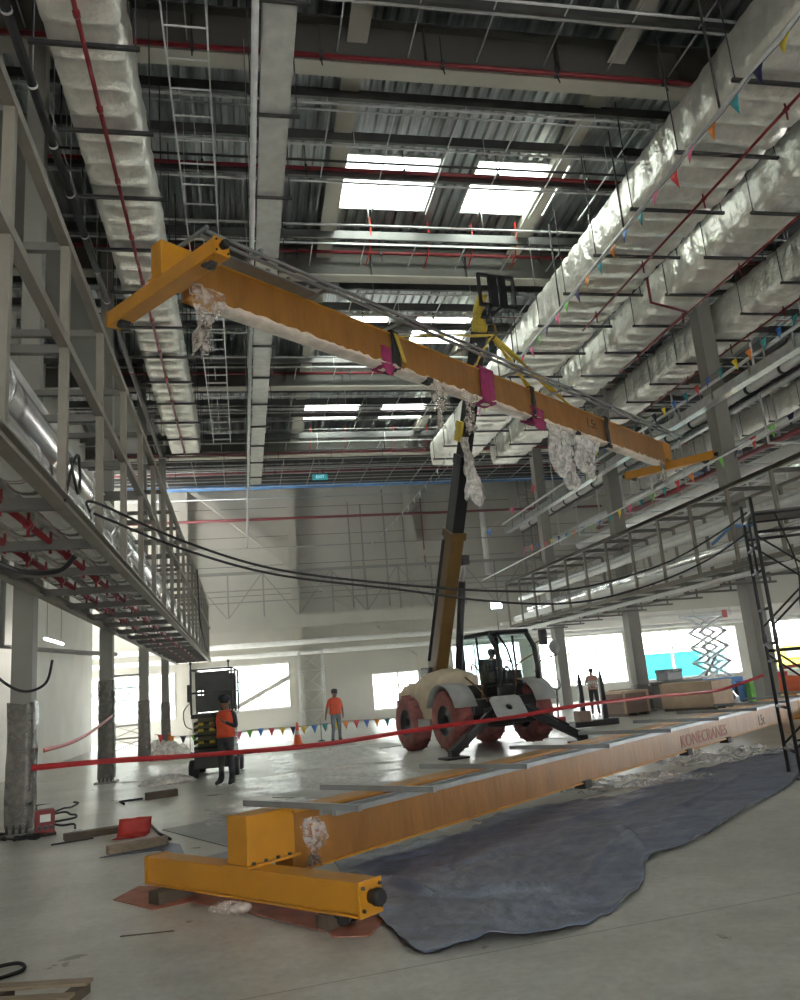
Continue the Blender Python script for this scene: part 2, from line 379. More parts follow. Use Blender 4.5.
# ---- columns: H sections with base plate, left and right row
def column(x, y, zt, label, cat='column', wrap=0, w=.30, grp=None):
    r = thing('steel_column', label, cat, (x, y, 0), 0, grp)
    g = G(); t = .03; h = w / 2
    g.b2((-h, -h, .04), (h, -h + t, zt)); g.b2((-h, h - t, .04), (h, h, zt)); g.b2((-t / 2, -h + t, .04), (t / 2, h - t, zt))
    g.b2((-h, -h + t, .04), (-h + .012, h - t, zt)); g.b2((h - .012, -h + t, .04), (h, h - t, zt))
    g.obj('shaft', 'column', r)
    G().b2((-h - .1, -h - .1, 0), (h + .1, h + .1, .045)).obj('base_plate', 'column', r)
    for sx in (-1, -.33, .33, 1):
        G().lathe([(.022, .045), (.022, .13), (.012, .13), (.012, .17)], (sx * h * .9, -h - .055, 0), n=6, smooth=False).obj('anchor_bolt', 'dark', r)
    if wrap:
        rows = []
        for k in range(9):
            z = .12 + (wrap - .12) * k / 8; rows.append([Vector((cx * (h + .02 + rnd(0, .025)), cy * (h + .02 + rnd(0, .025)), z + rnd(-.03, .03))) for cx, cy in ((-1, -1), (-.3, -1.03), (.4, -1.02), (1, -1), (1.03, -.3), (1.02, .4), (1, 1), (.3, 1.03), (-.4, 1.02), (-1, 1), (-1.03, .3), (-1.02, -.4))])
        G().grid(rows, 0, True, True).obj('plastic_wrap', 'wrap', r)
    return r
M['wrap'] = film_mat('column_wrap_film', (.20, .185, .165), .8, .25)
LN = ['first', 'second', 'third', 'fourth']
column(-3.33, 13.43, 14.0, 'nearest left column, grey steel, wrapped in creased film with red box at its foot', wrap=1.9)
column(-3.3, 20.95, 14.0, 'second grey steel column on the left, brown film wrap at mid height', wrap=2.4)
column(-3.3, 28.5, 14.0, 'third grey steel column on the left, just left of the orange cone', wrap=1.9)
column(-3.3, 36.0, 14.0, 'fourth and farthest left column, with a red mark near its head', wrap=1.8)
column(14.6, 20.95, 13.6, 'tall grey right column rising past the pipe rack behind the black scaffold', wrap=0, w=.47)
column(14.6, 28.5, 13.6, 'tall grey column right of the standing worker and crates', wrap=1.0, w=.47)
column(14.6, 36.0, 13.6, 'distant grey right column beside the far bright windows', wrap=0, w=.47)
# ---- girders
GN = {5.9: 'steel roof girder overhead nearest the camera', 13.4: 'deep grey roof girder before the front skylights with a red pipe at its flange', 20.95: 'deep grey roof girder just behind the front skylights',
      28.5: 'third grey roof girder, level with the middle skylights', 36.0: 'fourth grey roof girder, just before the back wall'}
for y in GN:
    r = thing('roof_girder', GN[y], 'girder', (7, y, zg(y)))
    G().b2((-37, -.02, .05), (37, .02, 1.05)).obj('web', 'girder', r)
    G().b2((-37, -.2, 0), (37, .2, .05)).obj('bottom_flange', 'rafter', r, bevel=.005)  # paler than the web to paint in light bounced off the floor
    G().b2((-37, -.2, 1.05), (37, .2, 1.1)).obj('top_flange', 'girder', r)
    sp = G().b2((-.012, -.18, .05), (.012, .18, 1.05)).obj('stiffener', 'girder', r)
    for k in range(-9, 10):
        if k == -9: sp.location = (k * 2.9, 0, 0)
        else:
            c = sp.copy(); COL.objects.link(c); c.location = (k * 2.9, 0, 0)
# ---- rafters along the hall
for x, lab in ((-8.6, 'pale rafter left of the foil duct'), (-3.0, 'pale rafter hidden behind the foil duct on the left'), (2.7, 'pale rafter running along the left edge of the skylights'), (8.4, 'pale rafter running along the right edge of the skylights'),
               (14.1, 'pale rafter above the right column row'), (19.8, 'pale rafter above the right bay'), (25.5, 'pale rafter far right in the right bay')):
    r = thing('roof_rafter', lab, 'rafter', (x, 14, zg(14) + .66)); r.rotation_euler = (-math.atan(RS), 0, 0)
    G().b2((-.012, -20, .03), (.012, 22, .6)).obj('web', 'rafter', r); G().b2((-.21, -20, 0), (.21, 22, .03)).obj('bottom_flange', 'rafter', r)
# ---- purlins with sag rods
y = 6.1; proto = None; rows = []
for bay in (5.9, 13.4, 20.95, 28.5, 36.0):
    for k in range(1, 6):
        if all(abs(bay + 1.25 * k - q) > .1 for q in (18.4, 25.95, 33.5)): rows.append(bay + 1.25 * k)   # trimmed out at the skylights
for y in rows:
    if proto is None:
        proto = thing('roof_purlin', 'slim grey purlin crossing under the corrugated roof deck', 'purlin', (5, y, zg(y) + .40), 0, 'roof purlins under the deck')
        g = G(); g.b2((-33, -.005, 0), (37, .005, .3)); g.b2((-33, -.09, 0), (37, .005, .012)); g.b2((-33, -.005, .288), (37, .09, .3)); g.obj('channel', 'purlin', proto)
        G().b2((-33, -.16, -.22), (37, -.12, -.18)).obj('strut_rail', 'galv_lt', proto)
        for k in range(15):
            G().b2((-10.01 + 1.45 * k, -.14, -.195), (-9.985 + 1.45 * k, 1.1, -.165)).obj('sag_rod', 'galv_lt', proto)
    else: dup(proto, (5, y, zg(y) + .40))
# ================================================================ overhead services
def foil_duct(x0, x1, zb, h, y0, y1, label, seed, bsp=1.85, by0=None, side_wavy=.05, hang=True):
    rs = random.Random(seed); xc = (x0 + x1) / 2
    r = thing('foil_duct', label, 'duct', (xc, y0, zb))
    w = (x1 - x0) / 2; rows = []; y = 0; L = y1 - y0; seg = .62; step = .124; i = 0; nb = 7
    while y < L + .001:
        ph = (y % seg) / seg; bul = math.sin(PI * min(1, max(0, ph))) ** .6
        pts = []
        b = (bul - .6) * .07
        def pt(px, pz): pts.append(Vector((px + rs.uniform(-.012, .012), y, pz + rs.uniform(-.014, .014))))
        for k in range(nb + 1):
            t = -1 + 2 * k / nb; pt(t * (w - .04), -b - .05 * (1 - t * t) * bul)
        for k in range(1, 5): pt(w + b * .8 * side_wavy / .05, h * k / 5)
        for k in range(3): pt(w - .04 - (2 * w - .08) * k / 2, h + b * .5)
        for k in range(4, 0, -1): pt(-w - b * .8 * side_wavy / .05, h * k / 5)
        rows.append(pts); y += step
    g = G().grid(rows, 0, True, True)
    n = len(rows[0]); g.f.append(list(range(n))[::-1]); g.m.append(0); g.sm.append(False)
    g.f.append([(len(rows) - 1) * n + k for k in range(n)]); g.m.append(0); g.sm.append(False)
    g.obj('insulated_casing', 'foil', r)
    if hang:
        y = (by0 if by0 is not None else y0 + .6) - y0
        hb = None
        while y < L - .2:
            if hb is None:
                g = G(); g.b2((-w - .22, -.03, -.13), (w + .22, .03, -.07)); hb = g.obj('hanger_bracket', 'dark', r); hb.location = (0, y, 0)
                hr = []
                for sx in (-1, 1): hr.append(G().tube([(sx * (w + .16), 0, -.1), (sx * (w + .16), 0, 13.75 - zb)], .012, 6).obj('drop_rod', 'dark', hb))
            else:
                c = hb.copy(); COL.objects.link(c); c.location = (0, y, 0)
                for q in hr: d = q.copy(); COL.objects.link(d); d.parent = c
            y += bsp
    return r
foil_duct(-2.5, -1.4, 11.2, 1.15, 6.4, 31.0, 'crumpled silver foil duct on the left side of the roof, long red pipe under it', 1, by0=6.6)
foil_duct(8.58, 10.36, 11.2, 1.0, 5.0, 33.5, 'wide crumpled foil duct on the right with coloured flags along its left edge', 2, by0=6.3)
foil_duct(11.42, 12.64, 11.2, 1.0, 7.0, 33.5, 'second foil duct on the right, between the flag-edged duct and the one past the column', 3, by0=8.1)
foil_duct(14.98, 16.12, 11.65, 1.05, 9.0, 34, 'third foil duct on the right, passing behind the tall column', 4, by0=10.0)
foil_duct(21.5, 22.8, 11.0, 1.0, 12.0, 40, 'far foil duct deep in the right bay beyond the pipe rack', 5, by0=12.5)
# branch box where the left duct of the right group widens
def pipe_thing(name, label, cat, pts, r, mat, n=8, group=None):
    g = G(); g.tube(pts, r, n); return tag(g.obj(name, mat, off=pts[0]), label, cat, group)
# red pipe below ducts with small drops
def red_branch(name, label, x, z, y0, y1, step, r=.028, drop=.2, up=.25):
    t = thing(name, label, 'pipe', (x, y0, z))
    G().tube([(0, 0, 0), (0, y1 - y0, 0)], r, 8).obj('pipe_run', 'red_pipe', t)
    y = step * .5; first = None
    while y < y1 - y0:
        if first is None:
            first = G().tube([(0, 0, -drop), (0, 0, up)], .018, 6).tube([(0, -.05, 0), (0, .05, 0)], r * 1.5, 8).obj('sprinkler_drop', 'red_pipe', t); first.location = (0, y, 0)
        else:
            c = first.copy(); COL.objects.link(c); c.location = (0, y, 0)
        y += step
    return t
red_branch('sprinkler_pipe', 'red sprinkler pipe running under the middle of the left foil duct', -1.93, 10.98, 5, 30.5, 1.85, .035, .05, .04)
red_branch('sprinkler_pipe', 'red sprinkler pipe slanting below the flag-edged foil duct', 9.55, 10.85, 9, 19.0, 2.6, .028, .2, .12)
red_branch('sprinkler_pipe', 'red sprinkler pipe below the second right foil duct', 12.1, 10.85, 9, 22.0, 2.6, .028, .2, .12)
red_branch('sprinkler_pipe', 'red sprinkler pipe below the third right foil duct', 15.6, 11.3, 12, 36.0, 2.6, .028, .2, .12)
# cross runs of red sprinkler pipe with hanging drops and their clamps
CR = [(13.05, 13.78, 'bright red pipe across the hall beside the first deep girder'), (16.95, 14.1, 'red pipe crossing in front of the two front skylights'), (20.55, 14.0, 'red pipe at the girder just behind the front skylights'),
      (24.4, 13.95, 'red pipe crossing midway between second and third girder'), (28.1, 13.4, 'red pipe at the third girder'), (31.9, 13.6, 'red pipe crossing before the farthest skylights'), (35.6, 12.57, 'red pipe along the fourth girder near the back wall'), (39.5, 12.75, 'red pipe in the last roof bay before the back wall')]
for y, z, lab in CR:
    t = thing('sprinkler_main', lab, 'pipe', (5, y, z))
    G().tube([(-11, 0, 0), (20, 0, 0)], .05, 8).obj('pipe_run', 'red_pipe', t)
    f = None
    for k in range(11):
        xx = -8 + 2.45 * k
        if f is None: f = G().tube([(0, -.09, -.3), (0, 0, -.05), (0, 0, .75)], .014, 6).b2((-.03, -.07, -.07), (.03, .07, .07)).obj('pipe_clamp', 'dark', t); f.location = (xx, 0, 0)
        else:
            c = f.copy(); COL.objects.link(c); c.location = (xx, 0, 0)
# slim conduits crossing the hall below the purlins
for k, y in enumerate((7.2, 8.3, 9.9, 11.4, 14.6, 15.6, 18.2, 21.9, 23.0, 25.6, 26.9, 29.4, 30.4, 32.9, 34.2, 37.4, 38.6)):
    z = zg(y) + (-.15, .1, -.35)[k % 3]
    t = thing('cross_conduit', 'slim conduit crossing the hall just below the roof purlins', 'conduit', (5, y, z), 0, 'slim cross conduits under the roof'); G().tube([(-11, 0, 0), (24, 0, 0)], (.03, .022, .028)[k % 3], 6).obj('tube_run', ('galv_lt', 'galv', 'dark')[k % 3], t)
    f = None
    for j in range(9):
        xx = -9 + 3.1 * j + .7 * (k % 4)
        if f is None: f = G().tube([(0, 0, 0), (0, 0, zg(y) + .45 - z)], .011, 5).obj('drop_rod', 'galv_lt', t); f.location = (xx, 0, 0)
        else:
            c = f.copy(); COL.objects.link(c); c.location = (xx, 0, 0)
# pinkish red flexible drops
k = 0
for (x, y) in ((3.9, 19.6), (5.6, 19.7), (6.9, 19.7), (8.2, 19.6), (3.4, 35.0), (5.0, 35.1), (7.3, 35.1), (8.9, 35.0)):
    tag(G().tube([(x, y, zg(y) + 1.1), (x + .02, y + .05, zg(y) + .6), (x - .02, y + .2, zg(y) + .15), (x - .1, y + .5, zg(y) - .1)], .022, 6).obj('sprinkler_hose', 'red', off=(x, y, zg(y) + 1.1)), 'thin red flexible sprinkler hose hanging behind a skylight', 'hose', 'red sprinkler hoses at the skylights')
# galvanised covered tray in the centre
t = thing('cable_tray', 'broad pale galvanised cable tray hung down the middle of the roof', 'cable tray', (.83, 6, 11.2))
G().b2((-.24, 0, 0), (.24, 30, .012)).b2((-.25, 0, 0), (-.235, 30, .12)).b2((.235, 0, 0), (.25, 30, .12)).obj('trough', 'tray', t)
h = None
for k in range(13):
    if h is None: h = G().b2((-.42, -.025, -.06), (.42, .025, -.015)).obj('hanger_bracket', 'dark', t); h.location = (0, 1.0, 0); hr = [G().tube([(x, 0, -.05), (x, 0, 2.3)], .012, 6).obj('drop_rod', 'dark', h) for x in (-.38, .38)]
    else:
        c = h.copy(); COL.objects.link(c); c.location = (0, 1.0 + 2.3 * k, 0)
        for q in hr: d = q.copy(); COL.objects.link(d); d.parent = c
# slim white conduit below it
t = thing('hanging_conduit', 'single slim pale conduit running straight down the hall beside the broad tray', 'conduit', (.4, 6.2, 9.5))
G().tube([(0, 0, 0), (0, 36.5, 0)], .045, 8).obj('tube_run', 'galv_lt', t); f = None
for k in range(9):
    if f is None: f = G().tube([(0, 0, .04), (0, 0, 4.0)], .008, 5).obj('drop_rod', 'galv', t); f.location = (0, 2.2, 0)
    else:
        c = f.copy(); COL.objects.link(c); c.location = (0, 2.2 + 4.1 * k, 0)
# open wire ladder
def cable_ladder(label, x0, x1, z, y0, y1, step, mat='galv_lt', rr=.016, name='cable_ladder', hang=True):
    t = thing(name, label, 'cable ladder', (x0, y0, z)); w = x1 - x0
    for xx in (0, w): G().b2((xx - rr, 0, -.03), (xx + rr, y1 - y0, .03)).obj('side_rail', mat, t)
    f = None; y = .2
    while y < y1 - y0:
        if f is None: f = G().b2((0, -.01, -.01), (w, .01, .01)).obj('rung', mat, t); f.location = (0, y, 0)
        else:
            c = f.copy(); COL.objects.link(c); c.location = (0, y, 0)
        y += step
    f = None; y = 1.0
    while hang and y < y1 - y0:
        if f is None:
            f = [G().tube([(q, 0, 0), (q, 0, 13.75 - z)], .007, 5).obj('drop_rod', 'galv', t) for q in (0, w)]
            for q in f: q.location = (0, y, 0)
        else:
            for q in f: c = q.copy(); COL.objects.link(c); c.location = (0, y, 0)
        y += 3.7
    return t
cable_ladder('thin open wire ladder between the left foil duct and the broad tray', -.82, -.2, 11.2, 6, 29.5, .62, rr=.011)
pipe_thing('drain_pipe', 'black banded pipe high on the left beside the foil duct', 'pipe', [(-2.88, 5.5, 11.15), (-2.88, 31, 11.15)], .075, 'bpaint', 10)
for k in range(12):
    tag(G().tube([(-2.88, 7 + 1.4 * k, 11.15), (-2.88, 7.04 + 1.4 * k, 11.15)], .085, 10).tube([(-2.88, 7.02 + 1.4 * k, 11.22), (-2.88, 7.02 + 1.4 * k, 13.7)], .008, 5).obj('pipe_band', 'galv_lt', off=(-2.88, 7.02 + 1.4 * k, 11.15)), 'pale clamp band around the black pipe at upper left', 'clamp', 'bands on the black pipe')
tag(G().b2((-4.6, 5, 11.9), (-3.65, 33, 12.5)).obj('plain_duct', 'girder', off=(-4.1, 5, 11.9), bevel=.02), 'plain dark grey duct high on the left behind the black pipe', 'duct')
# light rail pipe along the flag-edged duct
t = thing('rail_pipe', 'thin pale pipe along the left edge of the widest foil duct', 'pipe', (8.5, 5, 10.98)); G().tube([(0, 0, 0), (0, 22, 0)], .05, 8).obj('tube_run', 'galv_lt', t)
for k in range(6): G().tube([(0, 1.9 + 3.7 * k, 0), (0, 1.9 + 3.7 * k, 2.5)], .022, 6).obj('drop_rod', 'dark', t)
# bunting
def bunting(label, pts, n, size, first=0, string='bpaint', rs=None):
    """a cord through pts with n triangular flags"""
    rs = rs or random.Random(n + first); P = [Vector(p) for p in pts]
    t = thing('bunting', label, 'bunting', P[0])
    G().tube([p - P[0] for p in P], .006, 5).obj('cord', string, t)
    L = [0]
    for i in range(len(P) - 1): L.append(L[-1] + (P[i + 1] - P[i]).length)
    for k in range(n):
        d = L[-1] * (k + .5) / n
        i = max(j for j in range(len(P) - 1) if L[j] <= d); f = (d - L[i]) / (L[i + 1] - L[i]); c = P[i].lerp(P[i + 1], f) - P[0]
        dr = (P[i + 1] - P[i]).normalized() * size * .5; tw = rs.uniform(-.35, .35)
        nrm = Vector((-dr.y, dr.x, 0)); nrm = nrm.normalized() if nrm.length > 1e-5 else Vector((1, 0, 0))
        tip = c + Vector((0, 0, -size * 1.25)) + nrm * tw * size; mid = (c * 2 + tip) / 3 + nrm * .06 * size
        G().add([c - dr, c + dr, mid + dr * .62, tip, mid - dr * .62, mid], [(0, 1, 2, 5), (0, 5, 4), (5, 2, 3), (5, 3, 4)], 0, True).obj('flag', FLAG[(k * 3 + first + rs.randint(0, 2)) % 8], t, solid=.004)
    return t
bunting('coloured triangular flags along the edge of the widest foil duct', [(8.46, 6.5 + .8 * k, 10.93 - .07 * (k % 2)) for k in range(26)], 30, .26)
bunting('coloured flags strung high along the cable tray right of the column', sag((13.4, 30, 10.0), (13.6, 11, 10.0), .35), 30, .26, 3)
bunting('coloured flags above the right pipe rack, low string', sag((12.6, 34, 7.3), (13.2, 15, 7.4), .4), 26, .26, 5)
bunting('short string of flags drooping from the ladder on the back wall', [(16.6, 42.9, 11.6), (16.8, 42.8, 10.3), (16.7, 42.8, 9.0), (17.0, 42.7, 7.6)], 7, .3, 1)
bunting('white pennant string sloping down from the boom towards the back wall', sag((5.42, 18.75, 7.45), (3.96, 24, 5.99), .12, 8), 15, .13, 1)
for c in bpy.data.objects[:]:
    if c.parent and c.parent.get('label', '').startswith('white pennant') : c.data.materials[0] = M['white']
bunting('pale cord with few flags slanting across the back wall', sag((7.3, 23.6, 5.9), (13.6, 25, 11.2), .1), 7, .22, 2, 'galv')
# cable tray with posts beyond the right column + pipe with dark clamps
t = thing('ladder_tray', 'long pale cable tray on the right at mid height, passing before the tall column', 'cable tray', (13.9, 8, 9.2))
G().tube([(0, 0, .45), (0, 32, .45)], .05, 8).obj('top_rail', 'galv_lt', t); G().b2((.05, 0, -.06), (.34, 32, 0)).b2((.05, 0, 0), (.08, 32, .22)).obj('trough', 'galv', t); f = None
for k in range(17):
    if f is None: f = G().b2((-.02, -.03, 0), (.02, .03, .47)).obj('post', 'steel', t); f.location = (.03, 1 + 1.85 * k, 0)
    else:
        c = f.copy(); COL.objects.link(c); c.location = (.03, 1 + 1.85 * k, 0)
t = thing('clad_pipe', 'long white pipe with round dark clamps behind the tall right column', 'pipe', (15.3, 8, 9.55)); G().tube([(0, 0, 0), (0, 33, 0)], .12, 12).obj('tube_run', 'white', t); f = None
for k in range(20):
    if f is None: f = G().tube([(0, 0, 0), (0, .09, 0)], .16, 12).obj('clamp', 'black', t); f.location = (0, 1 + 1.6 * k, 0)
    else:
        c = f.copy(); COL.objects.link(c); c.location = (0, 1 + 1.6 * k, 0)
pipe_thing('black_conduit', 'black conduit just under the white clamped pipe on the right', 'conduit', [(15.3, 8, 9.34), (15.3, 41, 9.34)], .05, 'black')
for i, (x, z, r, m, lab) in enumerate(((17.5, 9.0, .16, 'galv_lt', 'pale pipe in the right bay beyond the white clamped pipe'), (19.0, 8.6, .2, 'white', 'white pipe deep in the right bay, lower of the high pair'), (20.3, 9.6, .12, 'red_pipe', 'red pipe deep in the right bay'),
       (24, 9.8, .3, 'foil_pipe', 'fat silver pipe farthest into the right bay'), (18.2, 10.6, .1, 'galv', 'thin grey pipe high in the right bay'))):
    pipe_thing('service_pipe', lab, 'pipe', [(x, 10, z), (x, 42, z)], r, m, 10)
for i, y in enumerate((16.5, 19, 21.5, 24, 26.5, 29, 31.5, 34, 36.5, 39)):
    tag(G().b2((16.6, y, 8.2), (26, y + .06, 8.26)).b2((16.6, y, 8.26), (16.66, y + .06, 14.2)).b2((21, y, 8.26), (21.06, y + .06, 14.2)).obj('trapeze_hanger', 'galv_lt', off=(21, y, 8.2)), 'pale trapeze hanger across the pipes of the right bay', 'hanger', 'trapeze hangers of the right bay')
# red pipe with bend between the ducts
pipe_thing('sprinkler_riser', 'dark red bent pipe looping under the second right foil duct', 'pipe', [(10.9, 17.6, 12.6), (10.9, 17.6, 11.0), (12.1, 17.9, 10.9), (12.1, 20.5, 10.85)], .04, 'red_pipe')
# ================================================================ pipe racks (left and right)
def pipe_rack(label, xf, xb, z0, zm, z1, y0, y1, dy, side):
    t = thing('pipe_rack', label, 'rack', (xf, y0, z0)); L = y1 - y0; d = xb - xf; s = 1 if d > 0 else -1; H = z1 - z0
    def rail(nm, x, z, w, h): return G().b2((x - w / 2, 0, z), (x + w / 2, L, z + h)).obj(nm, 'rackmat', t)
    G().b2((-.06, 0, 0), (.06, L, .02)).b2((-.06, 0, .1), (.06, L, .12)).b2((-.008, 0, .02), (.008, L, .1)).obj('front_chord', 'rackmat', t)
    G().b2((d - .06, 0, 0), (d + .06, L, .02)).b2((d - .06, 0, .12), (d + .06, L, .14)).b2((d - .008, 0, .02), (d + .008, L, .12)).obj('rear_chord', 'rackmat', t)
    rail('middle_rail', 0, zm - z0, .09, .09); rail('top_rail', 0, H - .08, .09, .09)
    rail('rear_top_rail', d, H - .08, .08, .08)
    f = {}
    n = int(L / dy)
    for k in range(n + 1):
        y = k * dy + .05
        if not f:
            f['post'] = G().b2((-.038, -.042, .1), (.038, .042, H)).obj('post', 'rackmat', t)
            f['rear_post'] = G().b2((d - .04, -.04, .1), (d + .04, .04, H)).obj('rear_post', 'rackmat', t)
            f['cross_beam'] = G().b2((min(0, d), -.05, .0), (max(0, d), .05, .1)).obj('cross_beam', 'rackdk', t)
            f['upper_cross_beam'] = G().b2((min(0, d), -.035, zm - z0 - .05), (max(0, d), .035, zm - z0 + .03)).obj('upper_cross_beam', 'rackdk', t)
            f['top_cross_beam'] = G().b2((min(0, d), -.035, H - .12), (max(0, d), .035, H - .04)).obj('top_cross_beam', 'rackdk', t)
            for o in f.values(): o.location = (0, y, 0)
        else:
            for o in f.values():
                c = o.copy(); COL.objects.link(c); c.location = (0, y, 0)
    return t
pipe_rack('grey steel pipe rack carried by the left columns, full of silver pipes', -1.5, -2.95, 3.42, 4.92, 6.02, 3.4, 38.2, 1.85, -1)
pipe_rack('pale steel pipe rack along the right side at the height of the black cables', 12.6, 14.2, 3.93, 6.0, 6.1, 9.0, 36.8, 1.85, 1)
def rack_pipe(label, x, z, r, y0, y1, mat, cat='pipe', collar=None, n=14):
    t = thing('clad_pipe', label, cat, (x, y0, z)); G().tube([(0, 0, 0), (0, y1 - y0, 0)], r, n).obj('tube_run', mat, t)
    if collar:
        f = None; y = collar
        while y < y1 - y0:
            if f is None: f = G().tube([(0, 0, 0), (0, .06, 0)], r * 1.07, n).obj('collar', mat, t); f.location = (0, y, 0)
            else:
                c = f.copy(); COL.objects.link(c); c.location = (0, y, 0)
            y += collar
    return t
rack_pipe('fat shiny silver pipe on the left rack, upper row nearest the rail', -2.05, 4.42, .25, 3.0, 37, 'foil_pipe', collar=1.85)
rack_pipe('silver pipe low on the left rack next to the front chord', -1.78, 3.76, .2, 3.0, 37, 'foil_pipe', collar=1.85)
rack_pipe('silver pipe low on the left rack, middle of the three', -2.23, 3.76, .19, 3.0, 37, 'foil_pipe', collar=1.85)
rack_pipe('silver pipe low on the left rack next to the rear chord', -2.7, 3.76, .19, 3.0, 37, 'foil_pipe', collar=1.85)
red_branch('fire_main', 'dark red pipe with clamps hanging low inside the left rack', -2.0, 3.5, 3.0, 37, 1.85 / 2, .032, .12, .12)
red_branch('fire_main', 'dark red pipe on the left rack behind the other red one', -2.46, 3.5, 3.0, 37, 1.85 / 2, .028, .1, .12)
rack_pipe('pale red and white pipe on top of the left rack', -2.5, 5.55, .07, 4, 36, 'red_pipe')
rack_pipe('white pipe on the upper level of the left rack', -2.25, 5.2, .06, 4, 36, 'white')
rack_pipe('short blue pipe on the upper level of the left rack', -2.55, 5.1, .07, 7.8, 12, 'blue_pipe')
rack_pipe('thick white pipe along the bottom of the right rack', 12.95, 4.35, .13, 9, 36.9, 'white')
rack_pipe('white pipe at mid height inside the right rack', 13.3, 5.3, .12, 9, 36.9, 'white')
rack_pipe('silver wrapped pipe inside the right rack', 13.7, 4.75, .16, 9, 36.9, 'foil_pipe', collar=1.0)
rack_pipe('second white pipe near the back of the right rack', 14.0, 5.65, .1, 9, 36.9, 'galv_lt')
rack_pipe('white pipe slung under the right rack', 12.75, 3.75, .07, 11, 36.9, 'white')
rack_pipe('thin dark pipe slung under the right rack', 13.5, 3.7, .04, 11, 36.9, 'steel')
for k in range(13):
    y = 12 + 1.85 * k
    tag(G().b2((12.7, y, 3.6), (14.4, y + .06, 3.66)).b2((12.8, y, 3.6), (12.84, y + .05, 3.93)).b2((14.2, y, 3.6), (14.24, y + .05, 3.93)).obj('trapeze_hanger', 'rackdk', off=(13.5, y, 3.6)), 'short grey hanger frame slung under the right pipe rack', 'hanger', 'hangers under the right rack')
cable_ladder('cable ladder lying on top of the right pipe rack', 13.1, 13.65, 6.15, 10, 36.8, .6, hang=False)
for (x, y, z) in ((13.2, 19.6, 4.9), (13.5, 20.6, 4.7), (13.1, 21.5, 5.0)):
    pass
tag(G().tube([(12.9, 17.4, 5.15), (13.1, 18.3, 5.0), (13.2, 19.2, 5.2), (13.3, 20.4, 4.9)], .05, 8).obj('cable_bundle', 'blue_pipe', off=(13, 19, 4.9)), 'blue bundled hose resting in the right pipe rack', 'hose')
# long bright tubes slanting above the right rack
pipe_thing('hand_rail_tube', 'thin bright tube running above the right rack towards the yellow end truck', 'tube', [(12.45, 14, 6.85), (12.45, 40, 6.7)], .03, 'galv_lt')
# ================================================================ things along the back wall
for x, lab in ((-14.2, 'pale wall post far left on the back wall'), (-2.9, 'pale wall post on the back wall behind the left rack'), (2.85, 'pale wall post on the back wall left of the boom'), (9.5, 'pale wall post on the back wall behind the boom'), (15.85, 'pale wall post beside the wall ladder'),
               (22.05, 'pale wall post between the right windows'), (29.9, 'broad pale post right of the cyan hoarding window')):
    r = thing('wall_post', lab, 'post', (x, YB - .2, 0)); g = G()
    g.b2((-.22, -.2, 0), (.22, -.17, 14)); g.b2((-.22, .15, 0), (.22, .18, 14)); g.b2((-.015, -.17, 0), (.015, .15, 14)); g.obj('shaft', 'rafter', r); G().b2((-.3, -.26, 0), (.3, .2, .04)).obj('base_plate', 'column', r)
def brace(label, a, b):
    tag(G().bar(a, b, .22, .22).obj('wall_brace', 'rafter', off=a), label, 'brace')
brace('long pale diagonal brace on the upper left of the back wall', (-2.7, YB - .55, 13.0), (2.7, YB - .55, 8.4)); brace('pale diagonal brace on the back wall behind the boom', (9.7, YB - .55, 8.4), (13.3, YB - .55, 11.8))
brace('lower diagonal brace behind the wall gallery', (3.0, YB - .55, 8.2), (6.2, YB - .55, 5.6)); brace('pale diagonal brace crossing the low left window', (-1.2, YB - .5, .9), (3.0, YB - .5, 2.9)); brace('pale diagonal brace right of the low middle window', (7.2, YB - .5, 5.0), (9.3, YB - .5, 3.3))
pipe_thing('water_pipe', 'bright blue pipe across the top of the back wall', 'pipe', [(-6, 42.4, 12.75), (30, 42.4, 12.75)], .13, 'blue_pipe', 10)
pipe_thing('fire_pipe', 'red pipe across the middle of the back wall', 'pipe', [(-6, 42.6, 11.0), (21, 42.6, 11.0)], .075, 'red_pipe', 10)
pipe_thing('grey_conduit', 'thin grey conduit on the back wall under the blue pipe', 'conduit', [(-6, 42.72, 12.2), (22, 42.72, 12.2)], .035, 'galv')
pipe_thing('grey_conduit', 'thin grey conduit at mid height of the back wall', 'conduit', [(-4, 42.72, 9.45), (22, 42.72, 9.45)], .03, 'steel')
for i, (x, z0, z1, m) in enumerate(((6.0, 6, 11.9, 'steel'), (6.7, 7, 11.8, 'steel'), (8.0, 6, 12.6, 'steel'), (9.1, 7, 11, 'steel'), (12.4, 6.3, 12.3, 'galv'), (17.1, 8, 12.7, 'red_pipe'), (17.4, 8, 12.7, 'steel'), (-4.3, 8, 13, 'steel'), (10.2, 8, 12, 'red_pipe'))):
    pipe_thing('wall_conduit', 'slim vertical conduit standing on the back wall', 'conduit', [(x, 43.2, z0), (x, 43.2, z1)], .045, m, 6, 'vertical conduits on the back wall')
pipe_thing('rain_pipe', 'pale vertical downpipe on the back wall right of the boom', 'pipe', [(13.8, 43.2, 7.4), (13.8, 43.2, 13.2)], .17, 'white', 12)
# exit sign
t = thing('exit_sign', 'small turquoise exit sign hung high on the back wall', 'sign', (3.92, 37.0, 11.75)); G().b2((-.36, -.03, -.14), (.36, .03, .14)).obj('sign_face', 'sign', t, bevel=.01); G().tube([(0, 0, .14), (0, 0, 2.1)], .015, 6).obj('stem', 'galv', t)
text_part('sign_lettering', 'EXIT', .2, 'sign_ink', t, Matrix.Translation((0, -.034, 0)) @ Matrix.Rotation(PI / 2, 4, 'X'))
